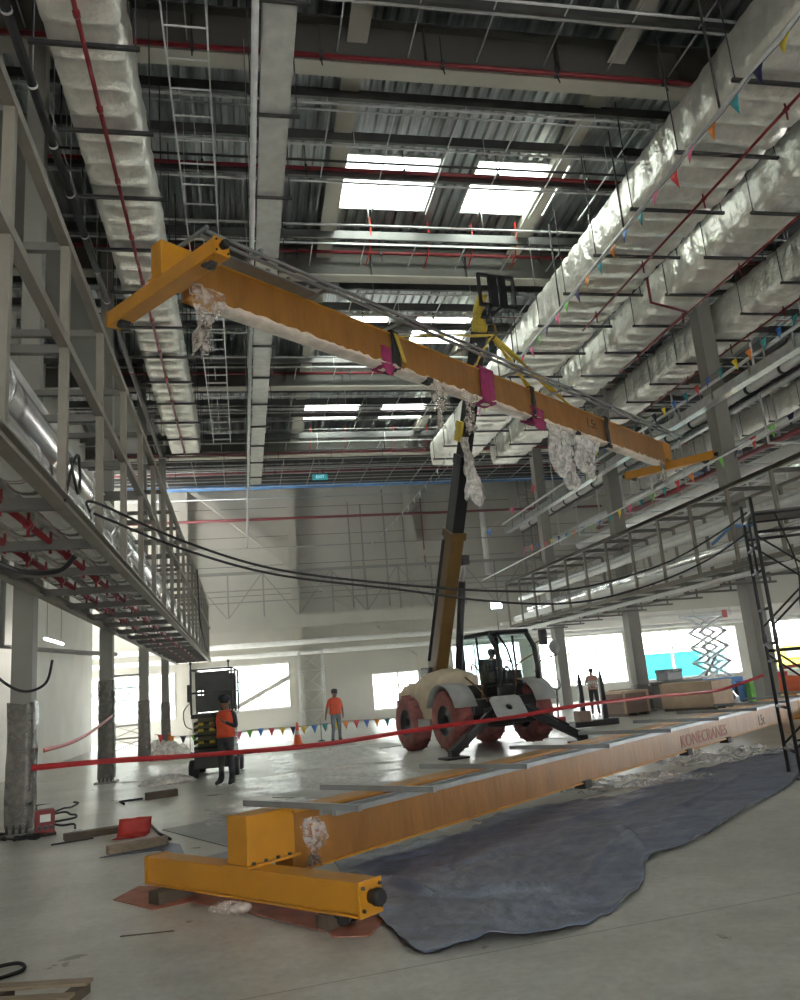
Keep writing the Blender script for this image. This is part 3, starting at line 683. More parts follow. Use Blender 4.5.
# wall ladder
t = thing('wall_ladder', 'grey caged ladder fixed to the back wall right of the boom', 'ladder', (16.3, 42.9, 6.8))
for x in (-.26, .26): G().b2((x - .04, -.04, 0), (x + .04, .04, 6)).obj('side_rail', 'steel', t)
f = G().tube([(-.26, 0, 0), (.26, 0, 0)], .025, 6).obj('rung', 'steel', t); f.location = (0, 0, .2)
for k in range(1, 17):
    c = f.copy(); COL.objects.link(c); c.location = (0, 0, .2 + .35 * k)
# gallery with truss railing
t = thing('wall_gallery', 'pale maintenance gallery with trussed railing across the back wall', 'gallery', (4, 41.4, 5.5))
G().b2((-10, -.1, 0), (20, 1.6, .12)).b2((-10, -.14, -.5), (20, -.04, .14)).obj('deck_slab', 'wall', t)
G().b2((-10, -.1, 2.35), (20, 0, 2.5)).obj('top_chord', 'steel', t); G().b2((-10, -.08, 1.5), (20, -.02, 1.56)).b2((-10, -.08, .9), (20, -.02, .96)).obj('mid_rail', 'steel', t)
p = G().b2((-.04, -.09, .1), (.04, -.01, 2.4)).obj('post', 'steel', t); d = G().bar((0, -.05, .15), (1.7, -.05, 2.35), .05, .05).obj('diagonal', 'steel', t); d2 = G().bar((1.7, -.05, .15), (0, -.05, 2.35), .05, .05).obj('diagonal', 'steel', t)
for k in range(17):
    x = -10 + 1.78 * k
    for j, o in enumerate((p, d if k % 2 else d2)):
        if k < (1 if o is not d else 2) and o in (p, d2): o.location = (x, 0, 0)
        elif o is d and k == 1: o.location = (x, 0, 0)
        else:
            c = o.copy(); COL.objects.link(c); c.location = (x, 0, 0)
for z, r, lab in ((4.3, .14, 'white horizontal pipe under the gallery on the back wall, upper'), (3.75, .12, 'white horizontal pipe just above the back windows')):
    pipe_thing('wall_pipe', lab, 'pipe', [(-12, 42.3, z), (38, 42.3, z)], r, 'white', 10)
tag(G().b2((14, 42.2, 3.9), (40, 42.7, 4.6)).obj('window_lintel', 'wall_white', off=(27, 42.4, 3.9), bevel=.01), 'long white beam above the far right windows', 'beam')
# flood light
t = thing('flood_light', 'glaring flood lamp on a tall thin stand at the far pipe rack end', 'lamp', (12.95, 39.8, 5.0)); G().b2((-.32, -.06, .12), (.32, .06, .52)).obj('housing', 'dark', t); G().b2((-.28, -.075, .16), (.28, -.06, .48)).obj('lens', 'lamp', t)
G().tube([(-.36, 0, .3), (-.36, 0, 0), (.36, 0, 0), (.36, 0, .3)], .02, 6).tube([(0, 0, 0), (0, 0, -4.98)], .03, 6).b2((-.4, -.05, -5.0), (.4, .05, -4.95)).b2((-.05, -.4, -5.0), (.05, .4, -4.95)).obj('yoke', 'steel', t)
# light scaffold towers
def scaffold_tower(name, label, loc, w, d, H, lift, mat, r=.024, rz=0):
    t = thing(name, label, 'scaffold', loc, rz); p = None
    for x in (0, w):
        for y in (0, d):
            o = G().tube([(0, 0, .02), (0, 0, H)], r, 8).obj('standard', mat, t); o.location = (x, y, 0)
            q = G().b2((-.08, -.08, 0), (.08, .08, .015)).obj('foot_plate', mat, o)
    z = lift
    while z <= H + .01:
        for a, b in (((0, 0, z), (w, 0, z)), ((0, d, z), (w, d, z)), ((0, 0, z), (0, d, z)), ((w, 0, z), (w, d, z))): G().tube([a, b], r * .9, 6).obj('ledger', mat, t)
        for a, b in (((0, 0, z - lift), (w, 0, z)), ((0, d, z), (w, d, z - lift))): G().tube([a, b], r * .7, 6).obj('diagonal', mat, t)
        z += lift
    return t
scaffold_tower('scaffold_tower', 'pale scaffold tower standing before the far left window', (-5.3, 34.6, 0), 1.35, .8, 3.0, .5, 'steel')
scaffold_tower('scaffold_tower', 'pale scaffold tower by the back wall, right of the lit low window', (2.5, 37.5, 0), 1.1, .8, 3.6, .9, 'galv_lt')
# outside: hoarding and pale building
tag(G().b2((24.3, 49, 0), (31.5, 49.2, 2.35)).obj('site_hoarding', 'cyan', off=(27, 49, .6)), 'bright cyan hoarding seen outside the right windows', 'hoarding')
t = thing('outside_building', 'pale building glimpsed outside through the low left window', 'building', (-2, 70, 0))
G().b2((-14, 0, 0), (14, 8, 9)).obj('facade', 'outside', t)
for k in range(6): G().b2((-12 + 4 * k, -.06, 1.5), (-10 + 4 * k, .0, 4)).obj('window', 'glassdk', t)
M_dummy = None
# ================================================================ crane girders (local x along the girder, y across, z up from the end-truck underside)
def end_truck(root, x, first_y=1.33, last_y=-1.38):
    e = G().b2((x - .11, last_y + .02, .02), (x + .11, first_y - .02, .238)).b2((x - .12, last_y + .02, .0), (x + .12, first_y - .02, .02)).obj('end_truck', 'yellow', root, bevel=.012)
    for y, s in ((first_y, 1), (last_y, -1)):
        G().b2((x - .122, y - .012, -.0), (x + .122, y + .012, .243)).obj('end_plate', 'yellow', e, bevel=.004)
        G().lathe([(.05, 0), (.05, s * .05), (.062, s * .06), (.062, s * .10), (.05, s * .12)], (x, y, .13), 'y', 14).obj('rubber_buffer', 'black', e)
        G().b2((x - .08, y - s * .30 - .05, -.03), (x + .08, y - s * .30 + .05, .05)).lathe([(.085, -.05), (.085, .05)], (x, y - s * .25, .0), 'x', 14).obj('rail_wheel', 'dark', e)
        for dx in (-.09, .09):
            for dz in (.05, .2): G().lathe([(.014, 0), (.014, s * .02)], (x + dx, y + s * .012, dz), 'y', 6, smooth=False).obj('bolt', 'dark', e)
    return e
def girder(label, loc, rz, L, zb, zt, film, rail_y, arm0, arm1):
    r = thing('crane_girder', label, 'crane girder', loc, rz)
    w = .12
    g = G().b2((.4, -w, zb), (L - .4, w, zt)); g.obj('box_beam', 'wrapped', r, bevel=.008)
    G().b2((.40, -w - .03, zt - .006), (L - .5, w + .03, zt + .012)).obj('top_flange', 'yellow', r)
    G().b2((.40, -w - .03, zb - .012), (L - .5, w + .03, zb + .004)).obj('bottom_flange', 'yellow', r)
    for x0, x1 in ((-.10, .42), (L - .42, L + .10)):
        G().b2((x0, -w - .012, .255), (x1, w + .012, zt + .05)).obj('end_box', 'yellow', r, bevel=.01)
        G().b2((x0 - .03, -w - .05, .238), (x1 + .03, w + .05, .258)).obj('joint_plate', 'yellow', r)
        for k in range(4): G().lathe([(.018, .258), (.018, .28)], (x0 + .05 + .13 * k, -w - .03, 0), n=6, smooth=False).obj('bolt', 'dark', r)
    end_truck(r, 0); end_truck(r, L)
    if film:
        rows = []; n = 150
        for i in range(n + 1):
            x = .9 + (L - 1.6) * i / n; j = rnd(-.02, .02); d = rnd(0, .035)
            rows.append([Vector((x, -w - .035 - rnd(0, .012), zb + .02 + rnd(-.03, .03))), Vector((x, -w - .03, zb - .02 - d * .3)), Vector((x, -.05, zb - .03 - d)), Vector((x, .06, zb - .03 - d * .8)), Vector((x, w + .03, zb - .02)), Vector((x, w + .04, zb + .05 + j))])
        G().grid(rows).obj('protective_film', 'pale_film', r, solid=.004)
    # twin track rails on outrigger arms
    for y in (rail_y, rail_y - .14): G().b2((.25, y - .022, zt + .02), (L - .4, y + .022, zt + .065)).obj('track_rail', 'rail', r)
    a = G().b2((-.022, arm0, zt + .066), (.022, arm1, zt + .115)).obj('outrigger_arm', 'rail', r)
    for i, k in enumerate((.25, 1.2, 2.75, 4.62, 6.5, 8.4, 10.3, 12.2, 14.1, 16.0)):
        if i == 0: a.location = (k, 0, 0)
        else:
            c = a.copy(); COL.objects.link(c); c.location = (k, 0, 0)
    for s_ in (5.7, 9.4, 11.4): G().b2((s_ - .1, -w - .05, zb - .08), (s_ + .1, -w + .12, zb + .02)).obj('rubber_clamp', 'black', r, bevel=.01)
    return r
U = math.atan2(.626, .78); U2 = math.atan2(.607, .795)
GZ = .11
gg = girder('orange yellow crane girder resting on timber blocks on the floor, end truck towards the camera', (-.03, 7.27, GZ), U, 17, .11, .59, False, -.66, -1.1, .32)
gh = girder('orange yellow crane girder hoisted in mid air by the telescopic boom, film flapping from it', (-.93, 10.55, 7.26), U2, 17, .10, .74, True, -.56, -.75, .15)
def side_text(name, body, size, mat, par, s, z, y=-.1235, sy=1): return text_part(name, body, size, mat, par, Matrix.Translation((s, y, z)) @ Matrix.Rotation(PI / 2, 4, 'X') @ Matrix.Diagonal((1, sy, 1, 1)))
side_text('maker_lettering', 'KONECRANES', .36, 'ink_red', gg, 10.3, .26, sy=.8); side_text('load_marking', '1.5t', .3, 'ink', gg, 13.6, .25)
side_text('load_marking', '1.5t', .34, 'ink', gh, 12.2, .47)
G().b2((.7, -.42, .745), (2.6, -.12, .77)).obj('cover_panel', 'rail', gh)
for k in range(5): G().b2((.75 + .4 * k, -.45, .77), (.8 + .4 * k, -.10, .8)).obj('panel_rib', 'rail', gh)
# things lashed to the girders
def at(root, s, t, z):
    m = Matrix.Translation(root.location) @ Matrix.Rotation(root.rotation_euler[2], 4, 'Z'); return m @ Vector((s, t, z))
def band(name, label, cat, root, s, w, mat, zb, zt, t=.03, tail=0):
    g = G(); y = .155
    for (a, b) in (((-y, zb - t), (-y, zt + t)), ((-y, zt + t), (y, zt + t)), ((y, zt + t), (y, zb - t)), ((y, zb - t), (-y, zb - t))):
        n = 6; rows = []
        for i in range(n + 1):
            yy = a[0] + (b[0] - a[0]) * i / n; zz = a[1] + (b[1] - a[1]) * i / n; rows.append([at(root, s + w * q + rnd(-.012, .012), yy + rnd(-.012, .012), zz + rnd(-.01, .01)) for q in (-.5, -.2, .1, .5)])
        g.grid(rows)
    if tail:
        rows = []
        for i in range(6): rows.append([at(root, s + w * q * (1.25 - .1 * i) + rnd(-.02, .02), -.17 - .03 * (i % 2) + rnd(-.02, .02), zb - tail * i / 5) for q in (-.5, -.2, .1, .5)])
        g.grid(rows)
    return tag(g.obj(name, mat, off=at(root, s, 0, zt), solid=.012), label, cat)
band('lifting_sling', 'black webbing sling choked round the hoisted girder near its left third', 'sling', gh, 4.75, .22, 'black', .10, .78)
band('padding_cloth', 'magenta cloth hanging under the black sling on the hoisted girder', 'cloth', gh, 4.5, .26, 'magenta', .08, .4, tail=.22)
band('padding_cloth', 'magenta cloth wrapped round the hoisted girder just right of the boom', 'cloth', gh, 7.65, .5, 'magenta', .09, .78)
band('padding_cloth', 'magenta cloth hanging below the hoisted girder at the yellow sling', 'cloth', gh, 9.55, .5, 'magenta', .05, .3, tail=.25)
band('lifting_sling', 'dark sling round the hoisted girder above the second magenta cloth', 'sling', gh, 9.45, .16, 'black', .10, .79)
band('tie_strap', 'black clamp strap on the hoisted girder right of its load marking', 'strap', gh, 13.0, .2, 'black', .06, .79, tail=.12)
tag(G().grid([[at(gh, 4.75 + q + .05 * i, -.185, .75 - .13 * i) for q in (-.05, .05)] for i in range(5)]).obj('warning_ribbon', 'strap_y', off=at(gh, 4.75, -.18, .5), solid=.01), 'yellow ribbon lying over the black sling', 'ribbon')
def hang(name, label, root, s, t, z, w, h, mat, seed, n=16, m=7, group=None):
    rs = random.Random(seed); rows = []; ph = rs.uniform(0, 6)
    for i in range(n + 1):
        f = i / n; ww = w * (1 - .55 * f + .25 * math.sin(f * 7 + ph)); off = .12 * w * math.sin(f * 5 + ph)
        rows.append([at(root, s + off + ww * (k / m - .5) + rs.uniform(-.02, .02), t + .07 * math.sin(k * 2.1 + f * 6 + ph) * (.4 + f) + rs.uniform(-.015, .015), z - h * f * (1 - .12 * rs.random() * (k % 3)) ) for k in range(m + 1)])
    return tag(G().grid(rows).obj(name, mat, off=at(root, s, t, z)), label, 'plastic film', group)
hang('plastic_film', 'crumpled clear film hanging from the left end of the hoisted girder', gh, .55, -.2, .25, .5, 1.15, 'film', 1)
hang('plastic_film', 'thin strip of film dangling left of the boom under the girder', gh, 5.9, -.17, .1, .45, 1.0, 'film', 2)
hang('plastic_film', 'short piece of film dangling beside the first magenta cloth', gh, 6.9, -.17, .1, .4, .9, 'film', 3)
for k, (s, w, h) in enumerate(((10.3, .9, 1.3), (10.9, .8, 1.5), (11.5, .9, 1.0), (12.1, .7, 1.1))):
    hang('plastic_film', ('wide ragged film hanging below the load marking, leftmost sheet', 'long ragged film sheet below the load marking', 'short ragged film below the load marking, towards the strap', 'curled film scrap hanging at the black clamp strap')[k], gh, s, -.14 + .08 * (k % 2), .08, w, h, 'rag', 10 + k)
hang('plastic_film', 'wisp of film at the far joint of the hoisted girder', gh, 16.2, -.16, .15, .25, .7, 'film', 21)
hang('plastic_film', 'clear film draped on the near end of the floor girder', gg, .62, -.145, .52, .26, .42, 'clear', 22)
# timber blocks, rust sheets below the floor girder
def block(label, root, s, t, sx, sy, z0, z1, mat='wood_dk', rz=0):
    c = at(root, s, t, 0); rot = Matrix.Rotation(root.rotation_euler[2] + rz, 3, 'Z')
    return tag(G().box((c.x, c.y, (z0 + z1) / 2), (sx, sy, z1 - z0), rot).obj('timber_block', mat, off=(c.x, c.y, z0), bevel=.006), label, 'timber block')
block('dark timber block under the left end of the floor end truck', gg, 0, 1.0, .5, .16, .004, .11)
block('short timber block under the right end of the floor end truck', gg, 0, -1.02, .3, .12, .004, .11)
def flat(name, label, cat, pts, z, mat, th=.006, wav=.0, group=None):
    g = G(); c = sum((Vector((p[0], p[1], 0)) for p in pts), Vector()) / len(pts)
    g.prism([(p[0], p[1], z + rnd(0, wav)) for p in pts], (0, 0, th))
    return tag(g.obj(name, mat, off=(c.x, c.y, z)), label, cat, group)
flat('rust_sheet', 'rust red sheet poking out left of the end truck on the floor', 'sheet', [(-1.25, 8.3), (-1.08, 8.75), (-.5, 8.4), (-.3, 7.9), (-.84, 7.72)], .001, 'rust')
flat('rust_sheet', 'long rust red sheet lying along under the floor end truck', 'sheet', [(-.5, 7.75), (-.1, 8.1), (.55, 7.2), (.75, 6.5), (.5, 6.35), (.0, 7.1)], .008, 'rust')
flat('rust_sheet', 'small rust red sheet under the right end of the end truck', 'sheet', [(.5, 6.5), (.62, 6.8), (1.0, 6.5), (.8, 6.1), (.55, 6.2)], .001, 'rust')
tag(G().ball((-.2, 7.25, .05), (.16, .09, .05)).ball((-.1, 7.18, .05), (.1, .09, .05)).obj('plastic_bundle', 'film', off=(-.2, 7.25, 0)), 'crumpled pale plastic wad under the end truck', 'plastic')
# yellow slings from the boom head to the girder
SL = Vector((5.63, 15.55, 9.05))
def sling(label, a, b, w, mat='strap_y', s=0):
    n = 14; rows = []; d = (Vector(b) - Vector(a)); sd = Vector((d.y, -d.x, 0)).normalized()
    for i in range(n + 1):
        p = lerp(a, b, i / n); tw = .9 * math.sin(i * .9 + s); dd = (sd * math.cos(tw) + Vector((0, 0, 1)) * .5 * math.sin(tw)) * w; rows.append([p - dd, p + dd])
    return tag(G().grid(rows).obj('lifting_sling', mat, off=a, solid=.02), label, 'sling')
sling('yellow sling from the boom head down to the right part of the hoisted girder', SL, at(gh, 11.6, 0, .78), .075)
sling('yellow sling from the boom head down to the middle of the hoisted girder', SL, at(gh, 9.45, -.1, .79), .06, s=1)
sling('yellow sling from the boom head to the girder at the upper magenta cloth', SL, at(gh, 7.5, .1, .79), .06, s=2)
sling('slack yellow sling from the boom head towards the black sling on the left', SL, at(gh, 4.85, 0, .79), .05, s=3)
t = thing('lifting_hook', 'dark hook and shackle gathering the yellow slings under the boom head', 'hook', SL)
G().tube([(0, 0, .75), (0, 0, .3)], .03, 6).obj('chain', 'dark', t); G().tube([(.0, 0, .32), (.09, 0, .2), (.11, 0, .05), (.03, 0, -.06), (-.07, 0, -.02), (-.09, 0, .08)], .035, 8).obj('hook', 'mustard', t); G().lathe([(.03, .28), (.09, .3), (.09, .42), (.03, .46)], n=10).obj('swivel', 'dark', t)
# ================================================================ telescopic handler: local -y = forward, +x = right in the photo
TO = Vector((5.97, 19.55, 0)); TR = math.radians(12.7)
T = thing('telehandler', 'beige telescopic handler with black cab and raised boom behind the floor girder', 'telehandler', TO, TR)
def wheel(x, y, z=0.0, lab=None):
    R = .70; hw = .25; s = 1 if x > 0 else -1
    prof = [(.36, -hw * .9), (.5, -hw), (R - .08, -hw), (R - .01, -hw * .78), (R, -hw * .4), (R, hw * .4), (R - .01, hw * .78), (R - .08, hw), (.5, hw), (.36, hw * .9)]
    w = G().lathe(prof, (0, 0, 0), 'x', 32, cap=False).obj('wheel', 'tyre', T); w.location = (x, y, R + z)
    G().lathe([(0.0, s * .08), (.12, s * .1), (.15, s * .17), (.3, s * .12), (.345, s * .2), (.37, s * .22), (.37, -s * .2)], (0, 0, 0), 'x', 24, cap=False).obj('rim', 'bpaint', w)
    g = G()
    for k in range(16):                                          # lug blocks
        a = 2 * PI * k / 16; rot = Matrix.Rotation(a, 3, 'X') @ Matrix.Rotation(.5, 3, 'Z')
        g.box(Vector((.0, -math.sin(a) * R, math.cos(a) * R)), (hw * 1.7, .09, .035), rot)
    g.obj('tread_lugs', 'tyre', w)
    return w
for x, y, z in ((-1.12, 0, .08), (1.12, 0, .08), (-1.12, 2.3, 0), (1.12, 2.3, 0)): wheel(x, y, z)
# chassis frame
g = G(); g.b2((-.42, -.75, .55), (.42, 3.0, 1.02)); g.obj('chassis', 'bpaint', T, bevel=.03)
for y in (.0, 2.3): G().tube([(-.9, y, .72), (.9, y, .72)], .14, 10).obj('axle', 'bpaint', T)
# fenders
def fender(x, y, z=.08):
    rows = []
    for k in range(11):
        a = math.radians(20 + 14 * k); rows.append([Vector((x + dx, y - math.cos(a) * .82, .72 + z + math.sin(a) * .82)) for dx in (-.3, .3)])
    f = G().grid(rows).obj('fender', 'fender', T, solid=.03)
    return f
for x in (-1.12, 1.12): fender(x, 0)
# rear body wrapped in beige canvas
rs = random.Random(4); rows = []
for i in range(13):
    y = .62 + 2.5 * i / 12; ring = []
    zt = 1.85 + .12 * math.sin(i * .5) - .18 * max(0, i - 9) / 3
    for px, pz in ((-1.12, .78), (-1.18, 1.1), (-1.16, 1.45), (-1.06, zt - .12), (-.95, zt), (-.5, zt + .06), (-.15, zt + .03), (.0, zt - .1), (.02, 1.4), (.0, 1.05)):
        ring.append(Vector((px + rs.uniform(-.035, .035), y + rs.uniform(-.04, .04), pz + rs.uniform(-.04, .04))))
    rows.append(ring)
g = G().grid(rows); n = 10; g.f += [list(range(n))[::-1], [12 * n + k for k in range(n)]]; g.m += [0, 0]; g.sm += [False, False]
g.obj('wrapped_hood', 'beige', T)
G().b2((.05, 1.8, 1.0), (1.3, 3.1, 1.45)).b2((-1.2, 2.8, .75), (1.2, 3.2, 1.3)).obj('rear_body', 'bpaint', T, bevel=.05)
G().b2((-1.30, .9, .55), (-1.0, 1.75, .8)).obj('step_box', 'fender', T, bevel=.02)
# front mask, tilted plate with a hole, hoses
G().b2((-.85, -.62, .85), (.95, .55, 1.22)).b2((-.6, -.8, .6), (.75, -.4, 1.0)).b2((-.95, .2, 1.1), (.05, .75, 1.55)).obj('front_frame', 'bpaint', T, bevel=.03)
def plate():
    c = Vector((-.1, -1.0, 1.0)); w, h = .42, .33; hole = .085; g = G(); ex = Vector((1, 0, .0)); ey = Vector((0, .62, .78)); nn = ex.cross(ey); N = 24; vs = []
    def ring(fn): return [c + ex * fn(k)[0] + ey * fn(k)[1] for k in range(N)]
    def sq(k):
        a = 2 * PI * (k + .5) / N; x, y = math.cos(a), math.sin(a); m = max(abs(x), abs(y)); return x / m * w, y / m * h
    o = ring(sq); i = ring(lambda k: (hole * math.cos(2 * PI * (k + .5) / N), hole * math.sin(2 * PI * (k + .5) / N)))
    g.grid([o, i, [p - nn * .04 for p in i], [p - nn * .04 for p in o], o], 0, False, True)
    return g.obj('front_plate', 'plate', T)
plate(); G().tube([(.0, -.9, .97), (.0, -.55, .95)], .07, 10).obj('plate_pin', 'bpaint', T)
for x in (-.5, .55): G().ball((x, -.86, .84), (.06, .05, .06)).obj('work_lamp', 'white', T)
for pts in (((-.45, -.3, 1.1), (-.5, -.55, 1.7), (-.35, .1, 2.05), (-.2, .5, 1.9)), ((.5, -.3, 1.15), (.42, -.6, 1.6), (.65, -.35, 1.95), (1.3, -.15, 2.2)), ((-.3, -.4, 1.0), (-.6, -.7, 1.35), (-.55, .2, 1.75))):
    q = smooth(pts)
    G().tube(q, .022, 6).obj('hydraulic_hose', 'mustard', T)
# outrigger legs
for s, bx in ((-1, -1.75), (1, 1.75)):
    a = Vector((s * .35, -.75, .95)); b = Vector((bx, -1.15, .14)); leg = G().bar(a, b, .17, .22, (0, 1, 0)).bar(lerp(a, b, .1) + Vector((0, -.12, .12)), lerp(a, b, .75) + Vector((0, -.12, .1)), .06, .06).obj('outrigger_leg', 'bpaint', T, bevel=.01)
    G().b2((bx - .28, -1.4, .0), (bx + .28, -.9, .05)).b2((bx - .1, -1.25, .05), (bx + .1, -1.05, .2)).obj('outrigger_pad', 'bpaint', leg, bevel=.01)
    G().tube([lerp(a, b, .25) + Vector((0, -.1, .12)), lerp(a, b, .6) + Vector((0, -.1, .1))], .035, 8).obj('piston_rod', 'galv_lt', leg)
# cab: frame posts, roof, glass
X0, X1, Y0, Y1 = .16, 1.34, -.15, 1.65
def cabpt(x, y, z): return Vector((x, y, z))
cab = G().b2((X0 - .03, .0, 2.74), (X1 + .0, Y1 + .03, 2.86)).b2((X0 + .1, -.12, 2.76), (X1 - .1, .06, 2.84)).obj('cab_roof', 'bpaint', T, bevel=.05)
G().b2((X0, -.1, .95), (X1, Y1, 1.5)).obj('cab_lower_body', 'bpaint', T, bevel=.04)
for x in (X0 + .04, X1 - .04):
    G().tube([(x, Y0 - .05, 1.45), (x, Y0 - .12, 1.9), (x, Y0 - .04, 2.4), (x, .12, 2.78)], .068, 8).obj('cab_pillar', 'bpaint', T)
    G().tube([(x, Y1, 1.45), (x, Y1, 2.78)], .065, 8).obj('cab_pillar', 'bpaint', T)
    G().tube([(x, .75, 1.45), (x, .8, 2.76)], .035, 8).obj('cab_pillar', 'bpaint', T)
G().tube([(X0 + .42, Y0 - .08, 1.45), (X0 + .40, Y0 - .13, 1.95), (X0 + .34, Y0 - .03, 2.4), (X0 + .28, .1, 2.76)], .03, 8).obj('screen_divider', 'bpaint', T)
rows = [[Vector((X0 + (X1 - X0) * k / 6, y, z)) for k in range(7)] for y, z in ((Y0 - .06, 1.5), (Y0 - .12, 1.9), (Y0 - .05, 2.4), (.08, 2.76))]
G().grid(rows).obj('windscreen', 'cabglass', T)
for x in (X0, X1): G().b2((x - .006, .0, 1.5), (x + .006, Y1 - .05, 2.74)).obj('side_window', 'cabglass', T)
G().b2((X0 + .1, Y1 - .02, 1.5), (X1 - .1, Y1, 2.72)).obj('rear_window', 'cabglass', T)
G().b2((.45, .75, 1.45), (1.05, 1.25, 1.58)).b2((.48, 1.2, 1.55), (1.02, 1.34, 2.2)).obj('driver_seat', 'navy', T, bevel=.04)
G().b2((.5, .0, 1.45), (1.0, .2, 1.85)).obj('dashboard', 'bpaint', T, bevel=.04)
G().tube([(.75, .12, 1.8), (.75, .3, 1.95)], .025, 8).obj('steering_column', 'bpaint', T)
G().tube([(.75 + .17 * math.cos(2 * PI * k / 16), .3 + .1 * math.sin(2 * PI * k / 16), 1.97 + .14 * math.sin(2 * PI * k / 16)) for k in range(17)], .016, 6).obj('steering_wheel', 'black', T)
# mirrors and lamp
m = G().tube([(X1 - .05, .0, 2.4), (X1 + .25, -.15, 2.55)], .018, 6).obj('mirror_arm', 'bpaint', T); G().b2((X1 + .16, -.2, 2.4), (X1 + .42, -.12, 2.8)).obj('mirror', 'bpaint', m, bevel=.05)
m = G().tube([(X1 - .05, -.12, 1.75), (X1 + .05, -.3, 2.02), (X1 + .5, -.35, 2.12), (X1 + .5, -.35, 2.2)], .02, 6).obj('mirror_arm', 'bpaint', T); G().lathe([(0, -.05), (.17, -.03), (.18, .0), (.12, .06), (0, .09)], (X1 + .48, -.35, 2.33), 'y', 18).obj('round_mirror', 'fender', m)
# boom
MT = Matrix.Translation(TO) @ Matrix.Rotation(TR, 4, 'Z'); MI = MT.inverted()
B0 = Vector((-.38, 2.2, 1.75)); B1 = MI @ Vector((5.95, 16.8, 10.5)); D = (B1 - B0); BL = D.length; D.normalize()
side = Vector((1, 0, 0)); up = D.cross(side).normalized() * -1
if up.y > 0: up = -up                                             # faces the front of the machine
def bseg(name, t0, t1, w, h, mat, par=T, bev=.02):
    a, b = B0 + D * (BL * t0), B0 + D * (BL * t1); return G().bar(a, b, w, h, up).obj(name, mat, par, bevel=bev)
bm0 = bseg('boom_outer_section', -.02, .42, .36, .50, 'mustard'); bseg('boom_collar', .405, .425, .44, .56, 'mustard', bm0)
bm1 = bseg('boom_second_section', .3, .62, .33, .44, 'bpaint'); bseg('boom_collar', .60, .625, .36, .47, 'bpaint', bm1)
bm2 = bseg('boom_third_section', .5, .93, .27, .36, 'bpaint')
G().bar(B0 + D * (BL * .66) + side * -.22, B0 + D * (BL * .71) + side * -.22, .07, .3, up).obj('yellow_bracket', 'strap_y', bm1)
hd = G().bar(B0 + D * (BL * .93), B0 + D * (BL * 1.0), .30, .36, up).bar(B0 + D * (BL * .97) - side * .12, B0 + D * (BL * 1.02) + up * .18 - side * .12, .2, .24, up).obj('boom_head', 'strap_y', T, bevel=.06)
# lift cylinder beside the boom
a = B0 + D * 1.1 + side * .34 + up * .12; b = B0 + D * 2.9 + side * .34 + up * .12; c = B0 + D * 3.5 + side * .34 + up * .12
cy = G().tube([B0 + side * .34 + up * .35 + Vector((0, -.2, -.3)), b], .10, 10).obj('lift_cylinder', 'bpaint', T); G().tube([b, c], .055, 8).obj('piston_rod', 'galv_lt', cy); G().b2(tuple(c - Vector((.12, .1, .15))), tuple(c + Vector((.1, .1, .12)))).obj('cylinder_pin', 'bpaint', cy, bevel=.03)
for sx in (-.27, -.31): G().tube([B0 + D * .6 + side * sx, B0 + D * (BL * .40) + side * sx], .025, 6).obj('boom_hose', 'black', T)
G().b2((-.68, 2.0, 1.5), (-.1, 2.6, 2.1)).obj('boom_pivot', 'bpaint', T, bevel=.05)
# fork carriage at the tip, square to the boom axis
TP = B0 + D * (BL * 1.0) + up * .45 + side * .12
cr = bpy.data.objects.new('fork_carriage', None); COL.objects.link(cr); cr.parent = T; cr.location = TP + Vector((0, -.1, .28))
def cbox(n, lo, hi, mat='bpaint'): return G().b2(lo, hi).obj(n, mat, cr, bevel=.012)
W2, H2 = .50, .42
cbox('frame_bar', (-W2, -.05, H2 - .07), (W2, .05, H2)); cbox('frame_bar', (-W2, -.05, -H2), (W2, .05, -H2 + .07))
for x in (-W2, W2 - .06, -.22, .18): cbox('frame_bar', (x, -.045, -H2), (x + .06, .045, H2))
for x in (-.13, .11): cbox('fork_shank', (x - .1, -.1, -H2 - .04), (x + .1, -.04, H2 - .05)); G().b2((x - .08, -.1, -H2 - .05), (x + .08, .9, -H2)).obj('fork_tine', 'bpaint', cr)
G().tube([(-.18, .1, -.3), (-.3, .25, -.55)], .06, 8).tube([(.05, .1, -.35), (-.15, .3, -.6)], .07, 8).obj('tilt_link', 'bpaint', cr)
# rag caught on the boom
rows = []; rs = random.Random(8); q = MI @ Vector((5.30, 17.9, 7.35))
for i in range(17):
    f = i / 16; w = .10 + .26 * f ** 1.5; rows.append([MT @ (q + Vector((.0 + .14 * f + w * (k / 6 - .5) * 2 * .8 + rs.uniform(-.02, .02), -.35 + .06 * math.sin(k * 2 + i), -1.6 * f + .12 * math.sin(k * 1.3) * f))) for k in range(7)])
tag(G().grid(rows).obj('plastic_rag', 'rag', off=MT @ q, solid=.01), 'white plastic rag caught on the middle of the black boom section', 'plastic')
